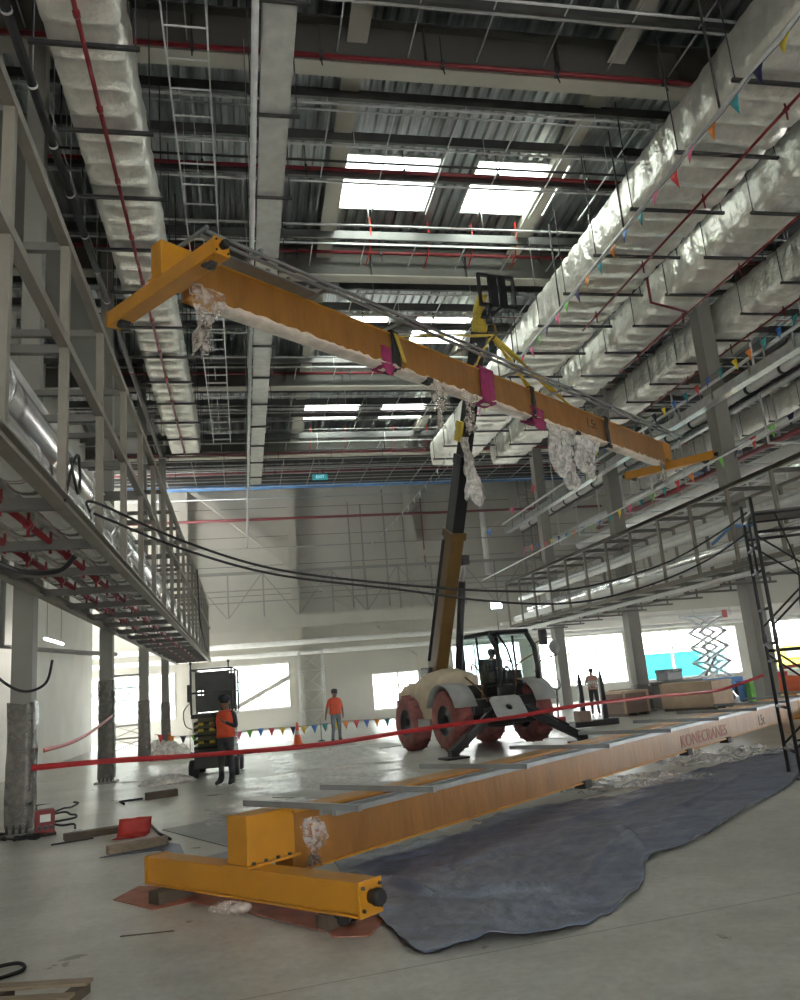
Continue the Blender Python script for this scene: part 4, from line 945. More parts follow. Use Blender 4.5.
# upright fork attachment on the floor and pallet truck
t = thing('fork_attachment', 'dark fork attachment standing on the floor with its tines pointing up', 'fork', (10.35, 23.5, 0), .1)
G().b2((-.75, -.2, .02), (.75, .2, .2)).obj('base_bar', 'bpaint', t, bevel=.03)
for x in (-.42, .32): G().prism([(x, -.06, .2), (x + .16, -.06, .2), (x + .14, -.06, 1.35), (x + .08, -.06, 1.6), (x + .02, -.06, 1.35)], (0, .1, 0)).obj('tine', 'bpaint', t)
G().b2((-.62, -.24, .18), (-.2, .1, .5)).obj('mounting_block', 'cardboard', t, bevel=.02)
t = thing('pallet_truck', 'hand pallet truck with loop handle beside the fork attachment', 'pallet truck', (9.75, 25.0, 0), .2)
for x in (-.2, .2): G().b2((x - .08, 0, .05), (x + .08, 1.1, .1)).obj('fork', 'red', t, bevel=.01)
G().b2((-.25, -.15, .05), (.25, .05, .3)).obj('pump_body', 'red', t, bevel=.02); G().tube([(0, -.1, .3), (0, -.2, 1.15)], .03, 8).obj('tiller', 'bpaint', t)
G().tube([(.16 * math.sin(2 * PI * k / 14), -.2 - .04 * math.cos(2 * PI * k / 14), 1.32 + .17 * math.cos(2 * PI * k / 14 + PI)) for k in range(15)], .02, 6).obj('handle', 'bpaint', t)
G().lathe([(.09, -.05), (.09, .05)], (0, -.12, .09), 'x', 12).obj('steer_wheel', 'black', t)
# ================================================================ people: one skinned body each, clothes and headgear as children
def person(label, loc, rz, pose, shirt, trousers, H=1.72, vest=None, band=True, head='cap', sleeves='long', sit=False):
    """local frame: the person faces -y; pose gives joints in metres for a 1.75 m figure"""
    r = thing('person', label, 'person', loc, rz); k = H / 1.75
    J = dict(pelvis=(0, 0, .95), waist=(0, .01, 1.08), chest=(0, .0, 1.28), upper=(0, .015, 1.42), neck=(0, .02, 1.51), head0=(0, .0, 1.60), head1=(0, -.005, 1.68), crown=(0, .0, 1.73), nose=(0, -.105, 1.635),
             hipL=(-.095, 0, .91), hipR=(.095, 0, .91), kneeL=(-.11, -.02, .50), kneeR=(.11, -.02, .50), ankL=(-.12, .02, .10), ankR=(.12, .02, .10), heelL=(-.12, .05, .05), heelR=(.12, .05, .05), toeL=(-.14, -.16, .04), toeR=(.14, -.16, .04),
             shL=(-.185, .02, 1.42), shR=(.185, .02, 1.42), elL=(-.25, .05, 1.14), elR=(.25, .05, 1.14), wrL=(-.27, -.05, .90), wrR=(.27, -.05, .90))
    J.update(pose); R = dict(pelvis=.145, waist=.135, chest=.155, upper=.12, neck=.055, head0=.082, head1=.092, crown=.06, nose=.022, hip=.11, knee=.074, ank=.056, heel=.046, toe=.042, sh=.072, el=.047, wr=.032)
    names = list(J); ix = {n: i for i, n in enumerate(names)}
    E = [('pelvis', 'waist'), ('waist', 'chest'), ('chest', 'upper'), ('upper', 'neck'), ('neck', 'head0'), ('head0', 'head1'), ('head1', 'crown'), ('head0', 'nose')]
    for s in 'LR': E += [('pelvis', 'hip' + s), ('hip' + s, 'knee' + s), ('knee' + s, 'ank' + s), ('ank' + s, 'heel' + s), ('ank' + s, 'toe' + s), ('upper', 'sh' + s), ('sh' + s, 'el' + s), ('el' + s, 'wr' + s)]
    V = [Vector(J[n]) for n in names]; RR = [R.get(n, R.get(n[:-1], .05)) for n in names]; ED = [(ix[a], ix[b]) for a, b in E]; seg = [(a, b, 'torso' if a in ('pelvis', 'waist', 'chest') else 'head' if a in ('neck', 'head0', 'head1') or b == 'neck' else 'leg' if a[:3] in ('hip', 'kne') else 'foot' if a[:3] == 'ank' else 'uparm' if a[:2] == 'sh' or b[:2] == 'sh' else 'forearm') for a, b in E]
    segs = [(V[ix[a]], V[ix[b]], c) for a, b, c in seg]
    for s in 'LR':                                              # hands: palm, four unequal curled fingers, thumb
        w = V[ix['wr' + s]]; d = (w - V[ix['el' + s]]).normalized(); sx = 1 if s == 'R' else -1
        ac = Vector((0, 1, 0)); ac = (ac - d * ac.dot(d)).normalized(); nm = d.cross(ac) * sx; ac = ac * -1
        pb = len(V); V.append(w + d * .05); RR.append(.034); ED.append((ix['wr' + s], pb)); segs.append((w, w + d * .1, 'hand'))
        for q, (o, L) in enumerate(((.028, .075), (.010, .085), (-.009, .08), (-.027, .062))):
            b = len(V); p0 = w + d * .085 + ac * o; p1 = p0 + d * L * .5 + nm * -.012; p2 = p1 + d * L * .38 + nm * -.03
            V += [p0, p1, p2]; RR += [.011, .010, .008]; ED += [(pb, b), (b, b + 1), (b + 1, b + 2)]; segs.append((p0, p2, 'hand'))
        b = len(V); p0 = w + d * .04 + ac * .035; p1 = w + d * .075 + ac * .06 - nm * .01; V += [p0, p1]; RR += [.013, .010]; ED += [(pb, b), (b, b + 1)]; segs.append((p0, p1, 'hand'))
    me = bpy.data.meshes.new('body'); me.from_pydata([v * k for v in V], ED, []); o = bpy.data.objects.new('body', me); COL.objects.link(o)
    sk = o.modifiers.new('skin', 'SKIN'); sk.use_smooth_shade = True
    for i, v in enumerate(me.skin_vertices[0].data): v.radius = (RR[i] * k * (1.12 if names[i] in ('chest', 'waist', 'pelvis') else 1) if i < len(names) else RR[i] * k, RR[i] * k * (.80 if i < len(names) and names[i] in ('chest', 'waist', 'pelvis', 'upper') else 1)); v.use_root = i == 0
    o.modifiers.new('sub', 'SUBSURF').levels = 1; o.modifiers['sub'].render_levels = 1
    bpy.context.view_layer.update(); dg = bpy.context.evaluated_depsgraph_get(); m2 = bpy.data.meshes.new_from_object(o.evaluated_get(dg)); bpy.data.objects.remove(o)
    m2.name = 'body'; m2.materials.clear(); mats = ['skin', shirt, trousers, 'boot']
    for m in mats: m2.materials.append(M[m])
    def near(p):
        best, bc = 9, 'torso'
        for a, b, c in segs:
            ab = b - a; t = max(0, min(1, (p - a).dot(ab) / ab.length_squared)); dd = (p - (a + ab * t)).length
            if dd < best: best, bc = dd, c
        return bc
    for f in m2.polygons:
        p = f.center / k; c = near(p); f.use_smooth = True
        f.material_index = {'torso': 2 if p.z < (J['pelvis'][2] + .03) else 1, 'head': 0 if p.z > J['neck'][2] - .02 else 1, 'leg': 2, 'foot': 3, 'uparm': 1, 'forearm': 1 if sleeves == 'long' else 0, 'hand': 0}[c]
    g = G(); hc = Vector(J['head1'])
    m2.update(); body = bpy.data.objects.new('body', m2); COL.objects.link(body); body.parent = r
    hd = (Vector(J['nose']) - Vector(J['head0'])); hd.z = 0; hd.normalize(); sd = Vector((-hd.y, hd.x, 0))
    for s in (-1, 1):
        G().ball((hc + hd * .088 + sd * s * .034 - Vector((0, 0, .012))) * k, .012 * k, 8).obj('eye', 'eye', body)
        G().ball((hc + sd * s * .094 - Vector((0, 0, .03))) * k, (.016 * k, .026 * k, .034 * k), 8).obj('ear', 'skin', body)
    G().ball((Vector(J['head0']) + hd * .083 - Vector((0, 0, .028))) * k, (.026 * k, .01 * k, .007 * k), 8).obj('mouth', 'ink_red', body)
    hair = G().lathe([(.098, -.055), (.104, -.01), (.10, .03), (.075, .065), (.0, .085)], (hc - hd * .012 + Vector((0, 0, .012))) * k, n=16, cap=False).obj('hair', 'hair', r)
    if head == 'helmet':
        c = (hc + Vector((0, 0, .03))) * k; G().lathe([(.135, -.005), (.128, .0), (.125, .04), (.10, .085), (.05, .11), (0, .115)], c, n=20, cap=False).b2(tuple(c + hd * .09 * k - Vector((.06, .03, .01))), tuple(c + hd * .15 * k + Vector((.06, .03, .0)))).obj('helmet', 'navy', r, solid=.004)
    elif head == 'cap':
        c = (hc + Vector((0, 0, .035))) * k; G().lathe([(.108, -.01), (.108, .02), (.09, .055), (.04, .075), (0, .078)], c, n=18, cap=False).obj('cap', 'navy', r, solid=.004)
        G().prism([c + sd * -.075 * k + hd * .08 * k, c + sd * .075 * k + hd * .08 * k, c + sd * .05 * k + hd * .18 * k - Vector((0, 0, .015)), c - sd * .05 * k + hd * .18 * k - Vector((0, 0, .015))], (0, 0, .01)).obj('cap_peak', 'navy', r)
    if vest:
        ch, wa, pe, u = (Vector(J[n]) for n in ('chest', 'waist', 'pelvis', 'upper')); rows = []; mi = []
        lv = [(pe + Vector((0, 0, .0)), .205, .165), (pe.lerp(wa, .6), .195, .155), (pe.lerp(wa, .95), .19, .15), (wa.lerp(ch, .4), .195, .15), (ch, .205, .158), (ch.lerp(u, .55), .20, .15), (u + Vector((0, 0, .02)), .185, .125), (u + Vector((0, 0, .075)), .115, .09)]
        g = G(); N = 20
        for c, a, b in lv: rows.append([(c + Vector((a * math.cos(2 * PI * q / N), b * math.sin(2 * PI * q / N), 0))) * k for q in range(N)])
        g.grid(rows, 0, True, True)
        for i in range(len(g.f)):
            if i // N == 1 and band or (i // N == 3 and band): g.m[i] = 1
        g.obj('vest', [vest, 'reflective'], r, solid=.012)
    return r
person('person in dark clothes and orange vest standing before the folded scissor lift, dark helmet', (-.42, 17.6, 0), -.5, dict(elL=(-.24, .0, 1.15), wrL=(-.16, -.20, 1.20), elR=(.26, .0, 1.14), wrR=(.14, -.24, 1.26), ankL=(-.15, .05, .10), heelL=(-.15, .08, .05), toeL=(-.2, -.13, .04)), 'navy', 'charcoal', 1.74, 'orange', band=False, head='helmet')
person('person in orange vest and grey jeans standing alone on the open floor, arms hanging', (2.95, 27.5, 0), .25, dict(elL=(-.29, .03, 1.15), wrL=(-.36, -.02, .92), elR=(.27, .05, 1.14), wrR=(.24, -.08, .92), ankL=(-.15, .02, .10), heelL=(-.15, .05, .05), toeL=(-.19, -.15, .04)), 'orange', 'jeans', 1.72, 'orange', band=False, head='cap', sleeves='short')
person('person in faded pink vest beside the upright fork tines, hands clasped in front', (13.25, 29.8, 0), -.35, dict(elL=(-.27, .02, 1.15), wrL=(-.07, -.2, 1.06), elR=(.27, .02, 1.15), wrR=(.06, -.21, 1.05)), 'reflective', 'charcoal', 1.72, 'pink', head=None)
dl = MT @ Vector((.75, 1.02, .80))
person('person in dark clothes sitting at the controls inside the black cab', tuple(dl), TR, dict(pelvis=(0, 0, .86), waist=(0, .04, .98), chest=(0, .05, 1.18), upper=(0, .05, 1.32), neck=(0, .04, 1.41), head0=(0, .02, 1.50), head1=(0, .015, 1.58), crown=(0, .02, 1.63), nose=(0, -.085, 1.535), hipL=(-.1, -.03, .84), hipR=(.1, -.03, .84), kneeL=(-.13, -.42, .86), kneeR=(.13, -.42, .86), ankL=(-.13, -.48, .70), ankR=(.13, -.48, .70), heelL=(-.13, -.45, .68), heelR=(.13, -.45, .68), toeL=(-.14, -.62, .69), toeR=(.14, -.62, .69),
       shL=(-.185, .05, 1.32), shR=(.185, .05, 1.32), elL=(-.26, -.1, 1.08), elR=(.26, -.1, 1.08), wrL=(-.14, -.4, 1.15), wrR=(.14, -.4, 1.15)), 'navy', 'charcoal', 1.70, None, head='cap')
# ================================================================ tarpaulin on the floor
def curve(pts, t):
    n = len(pts) - 1; x = min(t * n, n - 1e-6); i = int(x); f = x - i
    p = [Vector((*pts[max(0, min(n, j))], 0)) for j in (i - 1, i, i + 1, i + 2)]
    a = (p[2] - p[0]) * .5; b = (p[3] - p[1]) * .5
    return p[1] * (2 * f ** 3 - 3 * f * f + 1) + a * (f ** 3 - 2 * f * f + f) + p[2] * (3 * f * f - 2 * f ** 3) + b * (f ** 3 - f * f)
from mathutils import noise as mn
FR = [(.93, 6.5), (1.05, 5.55), (1.45, 5.58), (1.89, 5.52), (2.37, 5.71), (2.96, 6.27), (3.5, 7.13), (4.1, 7.48), (5.32, 8.51), (7.02, 9.96), (8.4, 11.4), (10.2, 13.0)]
BK = [(.80, 8.75), (1.11, 8.9), (1.68, 9.02), (2.27, 9.25), (2.68, 9.74), (3.16, 10.27), (3.97, 10.45), (4.89, 10.59), (5.9, 11.25), (6.93, 12.0), (8.63, 12.92), (11.4, 14.6)]
rows = []; NT, NW = 230, 64
def dist_seg(p, a, b):
    a = Vector(a); b = Vector(b); ab = b - a; t = max(0, min(1, (p - a).dot(ab) / ab.length_squared)); return (p - (a + ab * t)).length, t
def wr(p): return .010 * mn.noise(Vector((p.x * 9 - p.y * 3, p.y * 7 + p.x * 4, 5))) + .007 * abs(mn.noise(Vector((p.x * 3 + p.y * 9, p.y * 2 - p.x * 12, 9))))
FOLDS = [((1.15, 7.6), (1.45, 6.85), .07), ((1.45, 6.85), (2.5, 6.55), .055), ((1.0, 8.2), (2.0, 8.6), .06), ((2.0, 8.9), (3.4, 9.5), .05), ((3.6, 7.4), (3.9, 8.5), .04), ((3.2, 9.0), (5.5, 10.3), .04), ((5.0, 9.2), (7.5, 11.4), .03), ((1.6, 7.7), (3.0, 8.3), .035), ((2.6, 6.6), (3.6, 8.0), .03)]
for i in range(NT + 1):
    a, b = curve(FR, i / NT), curve(BK, i / NT); row = []
    for j in range(NW + 1):
        p = a.lerp(b, j / NW); q = Vector((p.x, p.y))
        z = .014 + wr(p) + .026 * (mn.noise(Vector((p.x * 1.6, p.y * 1.6, 0))) + .6) + .022 * mn.noise(Vector((p.x * 4 + p.y * 2.2, p.y * 5 - p.x * 2, 3)))
        for fa, fb, h in FOLDS:
            d, t = dist_seg(q, fa, fb); z += h * math.exp(-(d / .04) ** 2) * math.sin(PI * min(1, max(.02, t))) ** .5
        e = min(j, NW - j) / NW; z += .03 * math.exp(-(e / .02) ** 2) * max(0, mn.noise(Vector((i * .12, (j > 20) * 9, 1))) + .25)
        row.append(Vector((p.x, p.y, max(.008, z))))
    rows.append(row)
tag(G().grid(rows).obj('tarpaulin', 'tarp', off=(3, 8, 0), solid=.006), 'large wrinkled blue grey tarpaulin spread on the floor before the girder', 'tarpaulin')
# floor protection boards
def sheet(name, label, cat, pts, mat='sheet', z=.002, th=.01, group=None): return flat(name, label, cat, pts, z, mat, th, 0, group)
sheet('floor_board', 'pale floor sheet between the girder and the tarpaulin, pointed corner', 'sheet', [(.85, 8.80), (2.27, 9.33), (2.03, 10.15), (.61, 10.2)])
sheet('floor_board', 'pale floor sheet behind the middle of the tarpaulin', 'sheet', [(2.75, 10.0), (4.1, 10.62), (5.15, 11.2), (4.2, 12.0), (2.4, 10.9)])
sheet('floor_board', 'grey floor sheet left of the girder with a dark front edge', 'sheet', [(-1.2, 12.3), (-.15, 12.9), (.9, 11.9), (.2, 10.6), (-.25, 10.3)], 'sheet_dk')
sheet('floor_board', 'grey floor sheet lying just left of the girder end box', 'sheet', [(-.66, 9.75), (-.2, 10.05), (.2, 10.5), (.55, 9.9), (.1, 8.9), (-.1, 8.6)], 'sheet_dk', .001)
sheet('floor_board', 'pale floor sheet by the outriggers of the telescopic handler', 'sheet', [(2.2, 13.6), (3.8, 14.6), (4.6, 13.9), (3.0, 12.8)])
sheet('floor_board', 'pale floor sheet in the open, behind the girder arms', 'sheet', [(.4, 14.6), (2.0, 15.6), (2.8, 14.8), (1.2, 13.7)])
sheet('floor_board', 'pale floor sheet near the feet of the person in grey jeans', 'sheet', [(2.4, 24.8), (4.2, 25.4), (4.6, 23.6), (2.8, 22.8)])
# film sheets on the open floor
def filmsheet(label, x0, x1, y0, y1, seed, mat='clear', amp=.03):
    rs = random.Random(seed); rows = []; n = 26
    for i in range(n + 1):
        rows.append([Vector((x0 + (x1 - x0) * j / n + .18 * mn.noise(Vector((i * .3, seed, j * .1))), y0 + (y1 - y0) * i / n + .18 * mn.noise(Vector((j * .3, i * .1, seed))), .004 + amp * max(0, mn.noise(Vector((i * .35, j * .35, seed))) + .25) + rs.uniform(0, .006))) for j in range(n + 1)])
    return tag(G().grid(rows).obj('floor_film', mat, off=((x0 + x1) / 2, (y0 + y1) / 2, 0)), label, 'plastic film')
filmsheet('shiny clear film on the floor between the two lifts, nearest piece', -.3, 3.2, 15.0, 18.5, 1, 'white_film')
filmsheet('shiny clear film on the floor left of the telescopic handler', .6, 3.6, 19.0, 24.5, 2, 'white_film')
filmsheet('shiny clear film on the floor around the orange vest person at the lift', -3.0, -.2, 20.5, 25.0, 3, 'white_film')
filmsheet('creamy white film on the floor just behind the girder arms', -.6, 2.6, 11.9, 14.2, 11, 'white_film', .02)
filmsheet('white film covering the floor behind the person in grey jeans', -1.0, 3.4, 25.6, 28.2, 8, 'white_film')
filmsheet('white film covering the floor before the upright fork tines', 6.5, 9.6, 20.6, 24.5, 9, 'white_film')
filmsheet('crumpled clear film along the girder under the red lettering', 4.4, 6.6, 10.95, 12.3, 4, amp=.12)
filmsheet('crumpled clear film along the girder towards the black scaffold', 6.9, 9.6, 12.5, 14.2, 5, amp=.14)
for k, (x, y, s, lab) in enumerate(((-1.75, 19.2, .45, 'heap of crumpled white plastic left of the folded scissor lift'), (-2.35, 27.2, .5, 'white plastic heap between the left columns'), (-3.0, 30.5, .45, 'white wrapped bundle leaning near the third left column'))):
    rs = random.Random(k); rows = []
    for i in range(9):
        a = i / 8 * PI / 2; rows.append([Vector((x + math.cos(2 * PI * q / 14) * s * 1.3 * math.cos(a) * rs.uniform(.85, 1.15), y + math.sin(2 * PI * q / 14) * s * .7 * math.cos(a) * rs.uniform(.85, 1.15), s * (.45 if k < 1 else 1.1) * math.sin(a) * rs.uniform(.8, 1.1))) for q in range(14)])
    tag(G().grid(rows, 0, True, True).obj('plastic_heap', 'rag', off=(x, y, 0)), lab, 'plastic')
# timber pieces on the left
def plank(label, a, b, w, h, mat='wood', z=0.0):
    return tag(G().bar((a[0], a[1], z + h / 2), (b[0], b[1], z + h / 2), w, h).obj('timber_plank', mat, off=(a[0], a[1], z), bevel=.006), label, 'timber')
plank('weathered timber lying flat left of the red cloth', (-2.5, 12.35), (-1.78, 12.6), .16, .09, 'wood_dk')
plank('thin dark strip lying before the weathered timber', (-2.6, 12.05), (-2.1, 12.25), .05, .02, 'black')
plank('pale timber beam lying on a scrap of blue tarpaulin', (-1.68, 10.72), (-1.02, 11.0), .12, .1, 'wood', .012)
plank('short dark timber on the floor beyond the red cloth', (-1.88, 16.35), (-1.33, 16.55), .14, .13, 'wood_dk')
tag(G().tube([(-2.2, 15.9, .02), (-2.35, 16.4, .02), (-1.95, 16.5, .02)], .02, 6).obj('bent_bar', 'black', off=(-2.2, 16, 0)), 'thin bent dark bar beside the short dark timber', 'bar')
sheet('tarp_scrap', 'scrap of blue tarpaulin under the pale timber beam', 'tarpaulin', [(-1.75, 10.62), (-1.1, 10.68), (-.72, 10.0), (-.85, 10.9), (-1.15, 11.35), (-1.4, 11.1)], 'tarp', .001, .008)
tag(G().tube([(-1.55, 13.4, .03), (-1.2, 11.9, .02), (-1.0, 11.3, .02)], .02, 6).obj('black_bar', 'black', off=(-1.3, 12, 0)), 'long thin black bar slanting behind the red cloth', 'bar')
rows = []
for i in range(8):
    f = i / 7; rows.append([Vector((-1.78 + .42 * q / 5 + .05 * f, 11.75 + .06 * q / 5 + .55 * (f if f < .5 else .5), .012 + (.0 if f < .5 else (f - .5) * .42) + rnd(0, .02))) for q in range(6)])
tag(G().grid(rows).obj('red_cloth', 'red', off=(-1.6, 12, 0), solid=.008), 'bright red folded sheet standing against the weathered timber', 'cloth')
# wooden pallet and cable at the lower left corner
t = thing('wooden_pallet', 'pale wooden pallet cut off by the lower left corner of the picture', 'pallet', (-1.0, 5.75, 0), -.27)
for y in (.0, -.24, -.48): G().b2((-1.2, y - .05, .065), (.0, y + .05, .085)).obj('deck_board', 'wood', t, bevel=.003)
for x in (-1.1, -.55, -.06): G().b2((x - .04, -.52, .0), (x + .04, .05, .065)).obj('bearer', 'wood_dk', t)
tag(G().tube(smooth([(-2.0, 6.42, .02), (-1.8, 6.56, .02), (-1.62, 6.56, .03), (-1.55, 6.44, .02), (-1.64, 6.32, .02), (-1.85, 6.22, .02), (-2.1, 6.15, .02)]), .013, 8).obj('cable_loop', 'black', off=(-1.6, 6.3, 0)), 'black cable looped on the floor at the lower left', 'cable')
tag(G().bar((-1.0, 7.0, .004), (-.6, 6.95, .004), .015, .006).obj('wood_sliver', 'wood_dk', off=(-.8, 7.1, 0)), 'thin wood sliver lying on the open floor at lower left', 'wood')
# red crate and cable tangle at the foot of the nearest left column
t = thing('extension_box', 'red electrical distribution box at the foot of the nearest left column', 'electrical box', (-2.92, 13.1, 0), .3)
G().b2((-.13, -.12, .04), (.13, .12, .36)).obj('body', 'red_dk', t, bevel=.02); G().b2((-.07, -.13, .2), (.07, -.12, .3)).obj('label_plate', 'white', t)
for k in range(3): G().lathe([(.028, -.16), (.032, -.12)], (-.08 + .08 * k, 0, .12), 'y', 10).obj('socket', 'dark', t)
G().tube([(-.11, 0, .36), (-.11, 0, .43), (.11, 0, .43), (.11, 0, .36)], .015, 6).obj('carry_handle', 'black', t); G().b2((-.15, -.13, 0), (.15, .13, .04)).obj('skid', 'black', t)
rs = random.Random(3)
for k, (x, y) in enumerate(((-2.72, 13.25), (-3.05, 12.72), (-3.62, 12.85), (-3.75, 13.3))):
    pts = [Vector((x + .22 * math.cos(a * .8 + k) + rs.uniform(-.05, .05), y + .13 * math.sin(a * .8 + k), .03 + .035 * abs(math.sin(a * 1.7)) + (.02 * a if k == 0 else 0))) for a in range(18)]
    tag(G().tube(smooth(pts, 4), .016, 6).obj('cable_coil', 'black', off=(x, y, 0)), ('black cable heaped over the red distribution box', 'black cable coil before the nearest left column', 'black cable coil left of the nearest column', 'black cable bundle behind the nearest left column')[k], 'cable')
tag(G().tube(smooth([(-4.2, 13.1, 3.1), (-3.75, 13.05, 2.45), (-3.3, 13.08, 2.08), (-2.95, 13.1, 2.15), (-2.85, 13.1, 2.5)]), .022, 6).obj('drooping_cable', 'black', off=(-3.3, 13.1, 0)), 'black cable drooping across the nearest left column', 'cable')
for k in range(4): tag(G().tube([(-4.3 - .1 * k, 13.0 + .1 * k, 3.45), (-4.05 - .12 * k, 12.9, 2.2 - .2 * k), (-4.1, 12.95, 1.0), (-3.85 - .1 * k, 12.9, .05)], .014, 6).obj('hanging_cable', 'black', off=(-4, 13, 0)), 'black cable hanging left of the nearest left column', 'cable', 'cables hanging left of the nearest column')
# two black cables across the hall
C1 = [(-1.43, 8.05, 3.6), (-1.40, 8.15, 3.72), (-.6, 8.6, 3.38), (.4, 9, 3.08), (1.8, 9.2, 2.86), (3.2, 9.4, 2.72), (4.3, 9.6, 2.73), (5.6, 9.8, 3.0), (6.6, 10, 3.4), (7.22, 10.1, 3.72)]
C2 = [(-1.42, 8.2, 3.62), (-.6, 8.65, 3.3), (.4, 9, 3.02), (1.8, 9.2, 2.8), (3.2, 9.4, 2.58), (4.3, 9.6, 2.55), (5.4, 9.8, 2.74), (6.4, 10, 3.05), (7.22, 10.1, 3.45)]
pipe_thing('power_cable', 'upper of the two black cables slung across the hall', 'cable', smooth(C1), .014, 'black', 6)
pipe_thing('power_cable', 'lower of the two black cables slung across the hall', 'cable', smooth(C2), .014, 'black', 6)
tag(G().tube(smooth([(-1.5, 7.2, 3.45), (-1.42, 7.15, 3.8), (-1.4, 7.3, 3.95), (-1.42, 7.5, 3.8), (-1.4, 7.3, 3.6), (-1.42, 7.1, 3.85), (-1.43, 7.4, 3.9)]), .014, 6).obj('cable_knot', 'black', off=(-1.5, 7.3, 3.45)), 'black cable knotted round the front chord of the left rack', 'cable')
tag(G().tube(smooth([(-2.7, 9.4, 3.42), (-2.4, 9.5, 3.28), (-2.0, 9.4, 3.25), (-1.8, 9.3, 3.4)]), .03, 8).obj('hose_loop', 'bpaint', off=(-2.3, 9.4, 3.3)), 'dark hose sagging under the left rack', 'hose')
pipe_thing('drop_cable', 'thin black cable hanging down the far part of the left rack', 'cable', smooth([(-1.42, 27.2, 6.0), (-1.4, 27.4, 4.9), (-1.4, 28.5, 4.2), (-1.4, 33, 3.6)]), .03, 'black', 6)
# red tapes
def tape(label, pts, w, mat='red_tape'):
    P = smooth(pts, 10); rows = []
    for i, p in enumerate(P): tw = .5 * math.sin(i * .23); rows.append([p + Vector((0, math.sin(tw) * w * q, math.cos(tw) * w * q)) for q in (-.5, 0, .5)])
    return tag(G().grid(rows).obj('barrier_tape', mat, off=P[0], solid=.003), label, 'barrier tape')
tape('long red barrier tape strung across the hall before the lift and the telescopic handler', [(-3.1, 13.02, .96), (-2.09, 13.6, .92), (-.76, 14.2, .84), (1.3, 14.9, .78), (3.48, 15.6, .85), (5.4, 16.3, .87), (7.21, 17.0, .95), (9.8, 18.6, .92), (12.89, 20.65, .85), (14.3, 20.55, 1.15)], .085)
tape('red tape running off to the left from the nearest column', [(-5.2, 14.2, .95), (-4.2, 13.7, 1.08), (-3.7, 13.2, 1.16)], .085)
tape('red tape between the first and second left columns', [(-3.0, 13.3, 1.18), (-3.05, 15.5, 1.18), (-3.1, 18.0, 1.3), (-3.12, 20.65, 1.55)], .07)
tape('short run of orange red tape at the tall right column', [(14.9, 20.7, 1.3), (16.4, 20.2, 1.4), (18.2, 19.8, 1.55)], .1)
# cones
def cone(label, x, y):
    t = thing('traffic_cone', label, 'traffic cone', (x, y, 0))
    G().b2((-.2, -.2, 0), (.2, .2, .04)).obj('base', 'cone', t, bevel=.01); G().lathe([(.15, .04), (.095, .35)], n=18, cap=False).lathe([(.07, .47), (.035, .74), (.0, .75)], n=18, cap=False).obj('body', 'cone', t); G().lathe([(.096, .345), (.07, .475)], n=18, cap=False).obj('band', 'reflective', t)
cone('orange traffic cone in the open, left of the person in grey jeans', 1.71, 28.4); cone('orange traffic cone between the left columns', -2.6, 29.6)
# floor level bunting
bunting('row of small coloured flags across the hall at knee height', [(-3.05, 29.3, .75)] + [(-2.4 + .95 * k, 29.3, .62 - .03 * (k % 3)) for k in range(9)] + [(6.3, 29.3, .72)], 25, .23)
for x in (-1.9, 2.6, 6.3): 
    t = thing('flag_post', ('slim post carrying the floor flags at the left', 'slim post carrying the floor flags near the cone', 'slim post carrying the floor flags behind the telescopic handler')[int((x + 2) / 4)], 'post', (x, 29.35, 0)); G().tube([(0, 0, .02), (0, 0, .75)], .015, 6).obj('rod', 'steel', t); G().lathe([(.13, 0), (.12, .03), (.03, .05)], n=12).obj('foot', 'dark', t)
# ================================================================ folded scissor lift on the left
t = thing('scissor_lift', 'folded dark scissor lift behind the person with the dark helmet', 'scissor lift', (-.72, 19.9, 0), -.06)
G().b2((-.42, -.55, .22), (.42, 1.5, .62)).obj('chassis', 'lift_dk', t, bevel=.02)
for x in (-.46, .46):
    for y in (-.3, 1.2): G().lathe([(.06, -.09), (.19, -.1), (.21, -.06), (.21, .06), (.19, .1), (.06, .09)], (x, y, .21), 'x', 20).obj('wheel', 'black', t)
for k in range(5):
    z = .66 + .135 * k
    for x in (-.40, .40): G().bar((x, -.5, z), (x, 1.4, z + .06), .05, .09).obj('scissor_arm', 'lift_gr', t, bevel=.005)
    G().tube([(-.42, -.5, z + .02), (.42, -.5, z + .02)], .03, 8).obj('pivot_tube', 'lift_dk', t)
    for x in (-.25, 0, .25):
        if k in (1, 3, 4): G().b2((x - .07, -.56, z - .03), (x + .05, -.53, z + .03)).obj('hazard_mark', 'strap_y', t)
G().b2((-.34, -.42, .62), (.34, 1.3, 1.33)).obj('scissor_pack', 'lift_gr', t)
p = G().b2((-.47, -.6, 1.33), (.47, 1.6, 1.42)).obj('platform', 'lift_dk', t, bevel=.01)
for x in (-.46, .46):
    for y in (-.58, .5, 1.58): G().tube([(x, y, 1.42), (x, y, 2.42)], .022, 8).obj('guard_post', 'lift_dk', p)
for z in (1.9, 2.42):
    for a, b in (((-.46, -.58), (.46, -.58)), ((-.46, 1.58), (.46, 1.58)), ((-.46, -.58), (-.46, 1.58)), ((.46, -.58), (.46, 1.58))): G().tube([(*a, z), (*b, z)], .02, 8).obj('guard_rail', 'lift_dk', p)
G().b2((-.36, -.57, 1.46), (.42, -.55, 1.84)).obj('lower_panel', 'lift_dk', p); G().b2((-.36, -.57, 1.95), (.42, -.55, 2.36)).obj('upper_panel', 'lift_dk', p)
G().b2((-.40, 1.52, 1.46), (.42, 1.54, 2.36)).obj('rear_panel', 'lift_dk', p); G().b2((-.56, -.5, 1.7), (-.47, -.25, 2.1)).obj('control_box', 'lift_dk', p, bevel=.02)
for x in (-.46, .40): G().tube([(x, -.58, 2.42), (x, -.58, 2.56)], .018, 6).ball((x, -.58, 2.57), .035, 8).obj('beacon', 'dark', p)
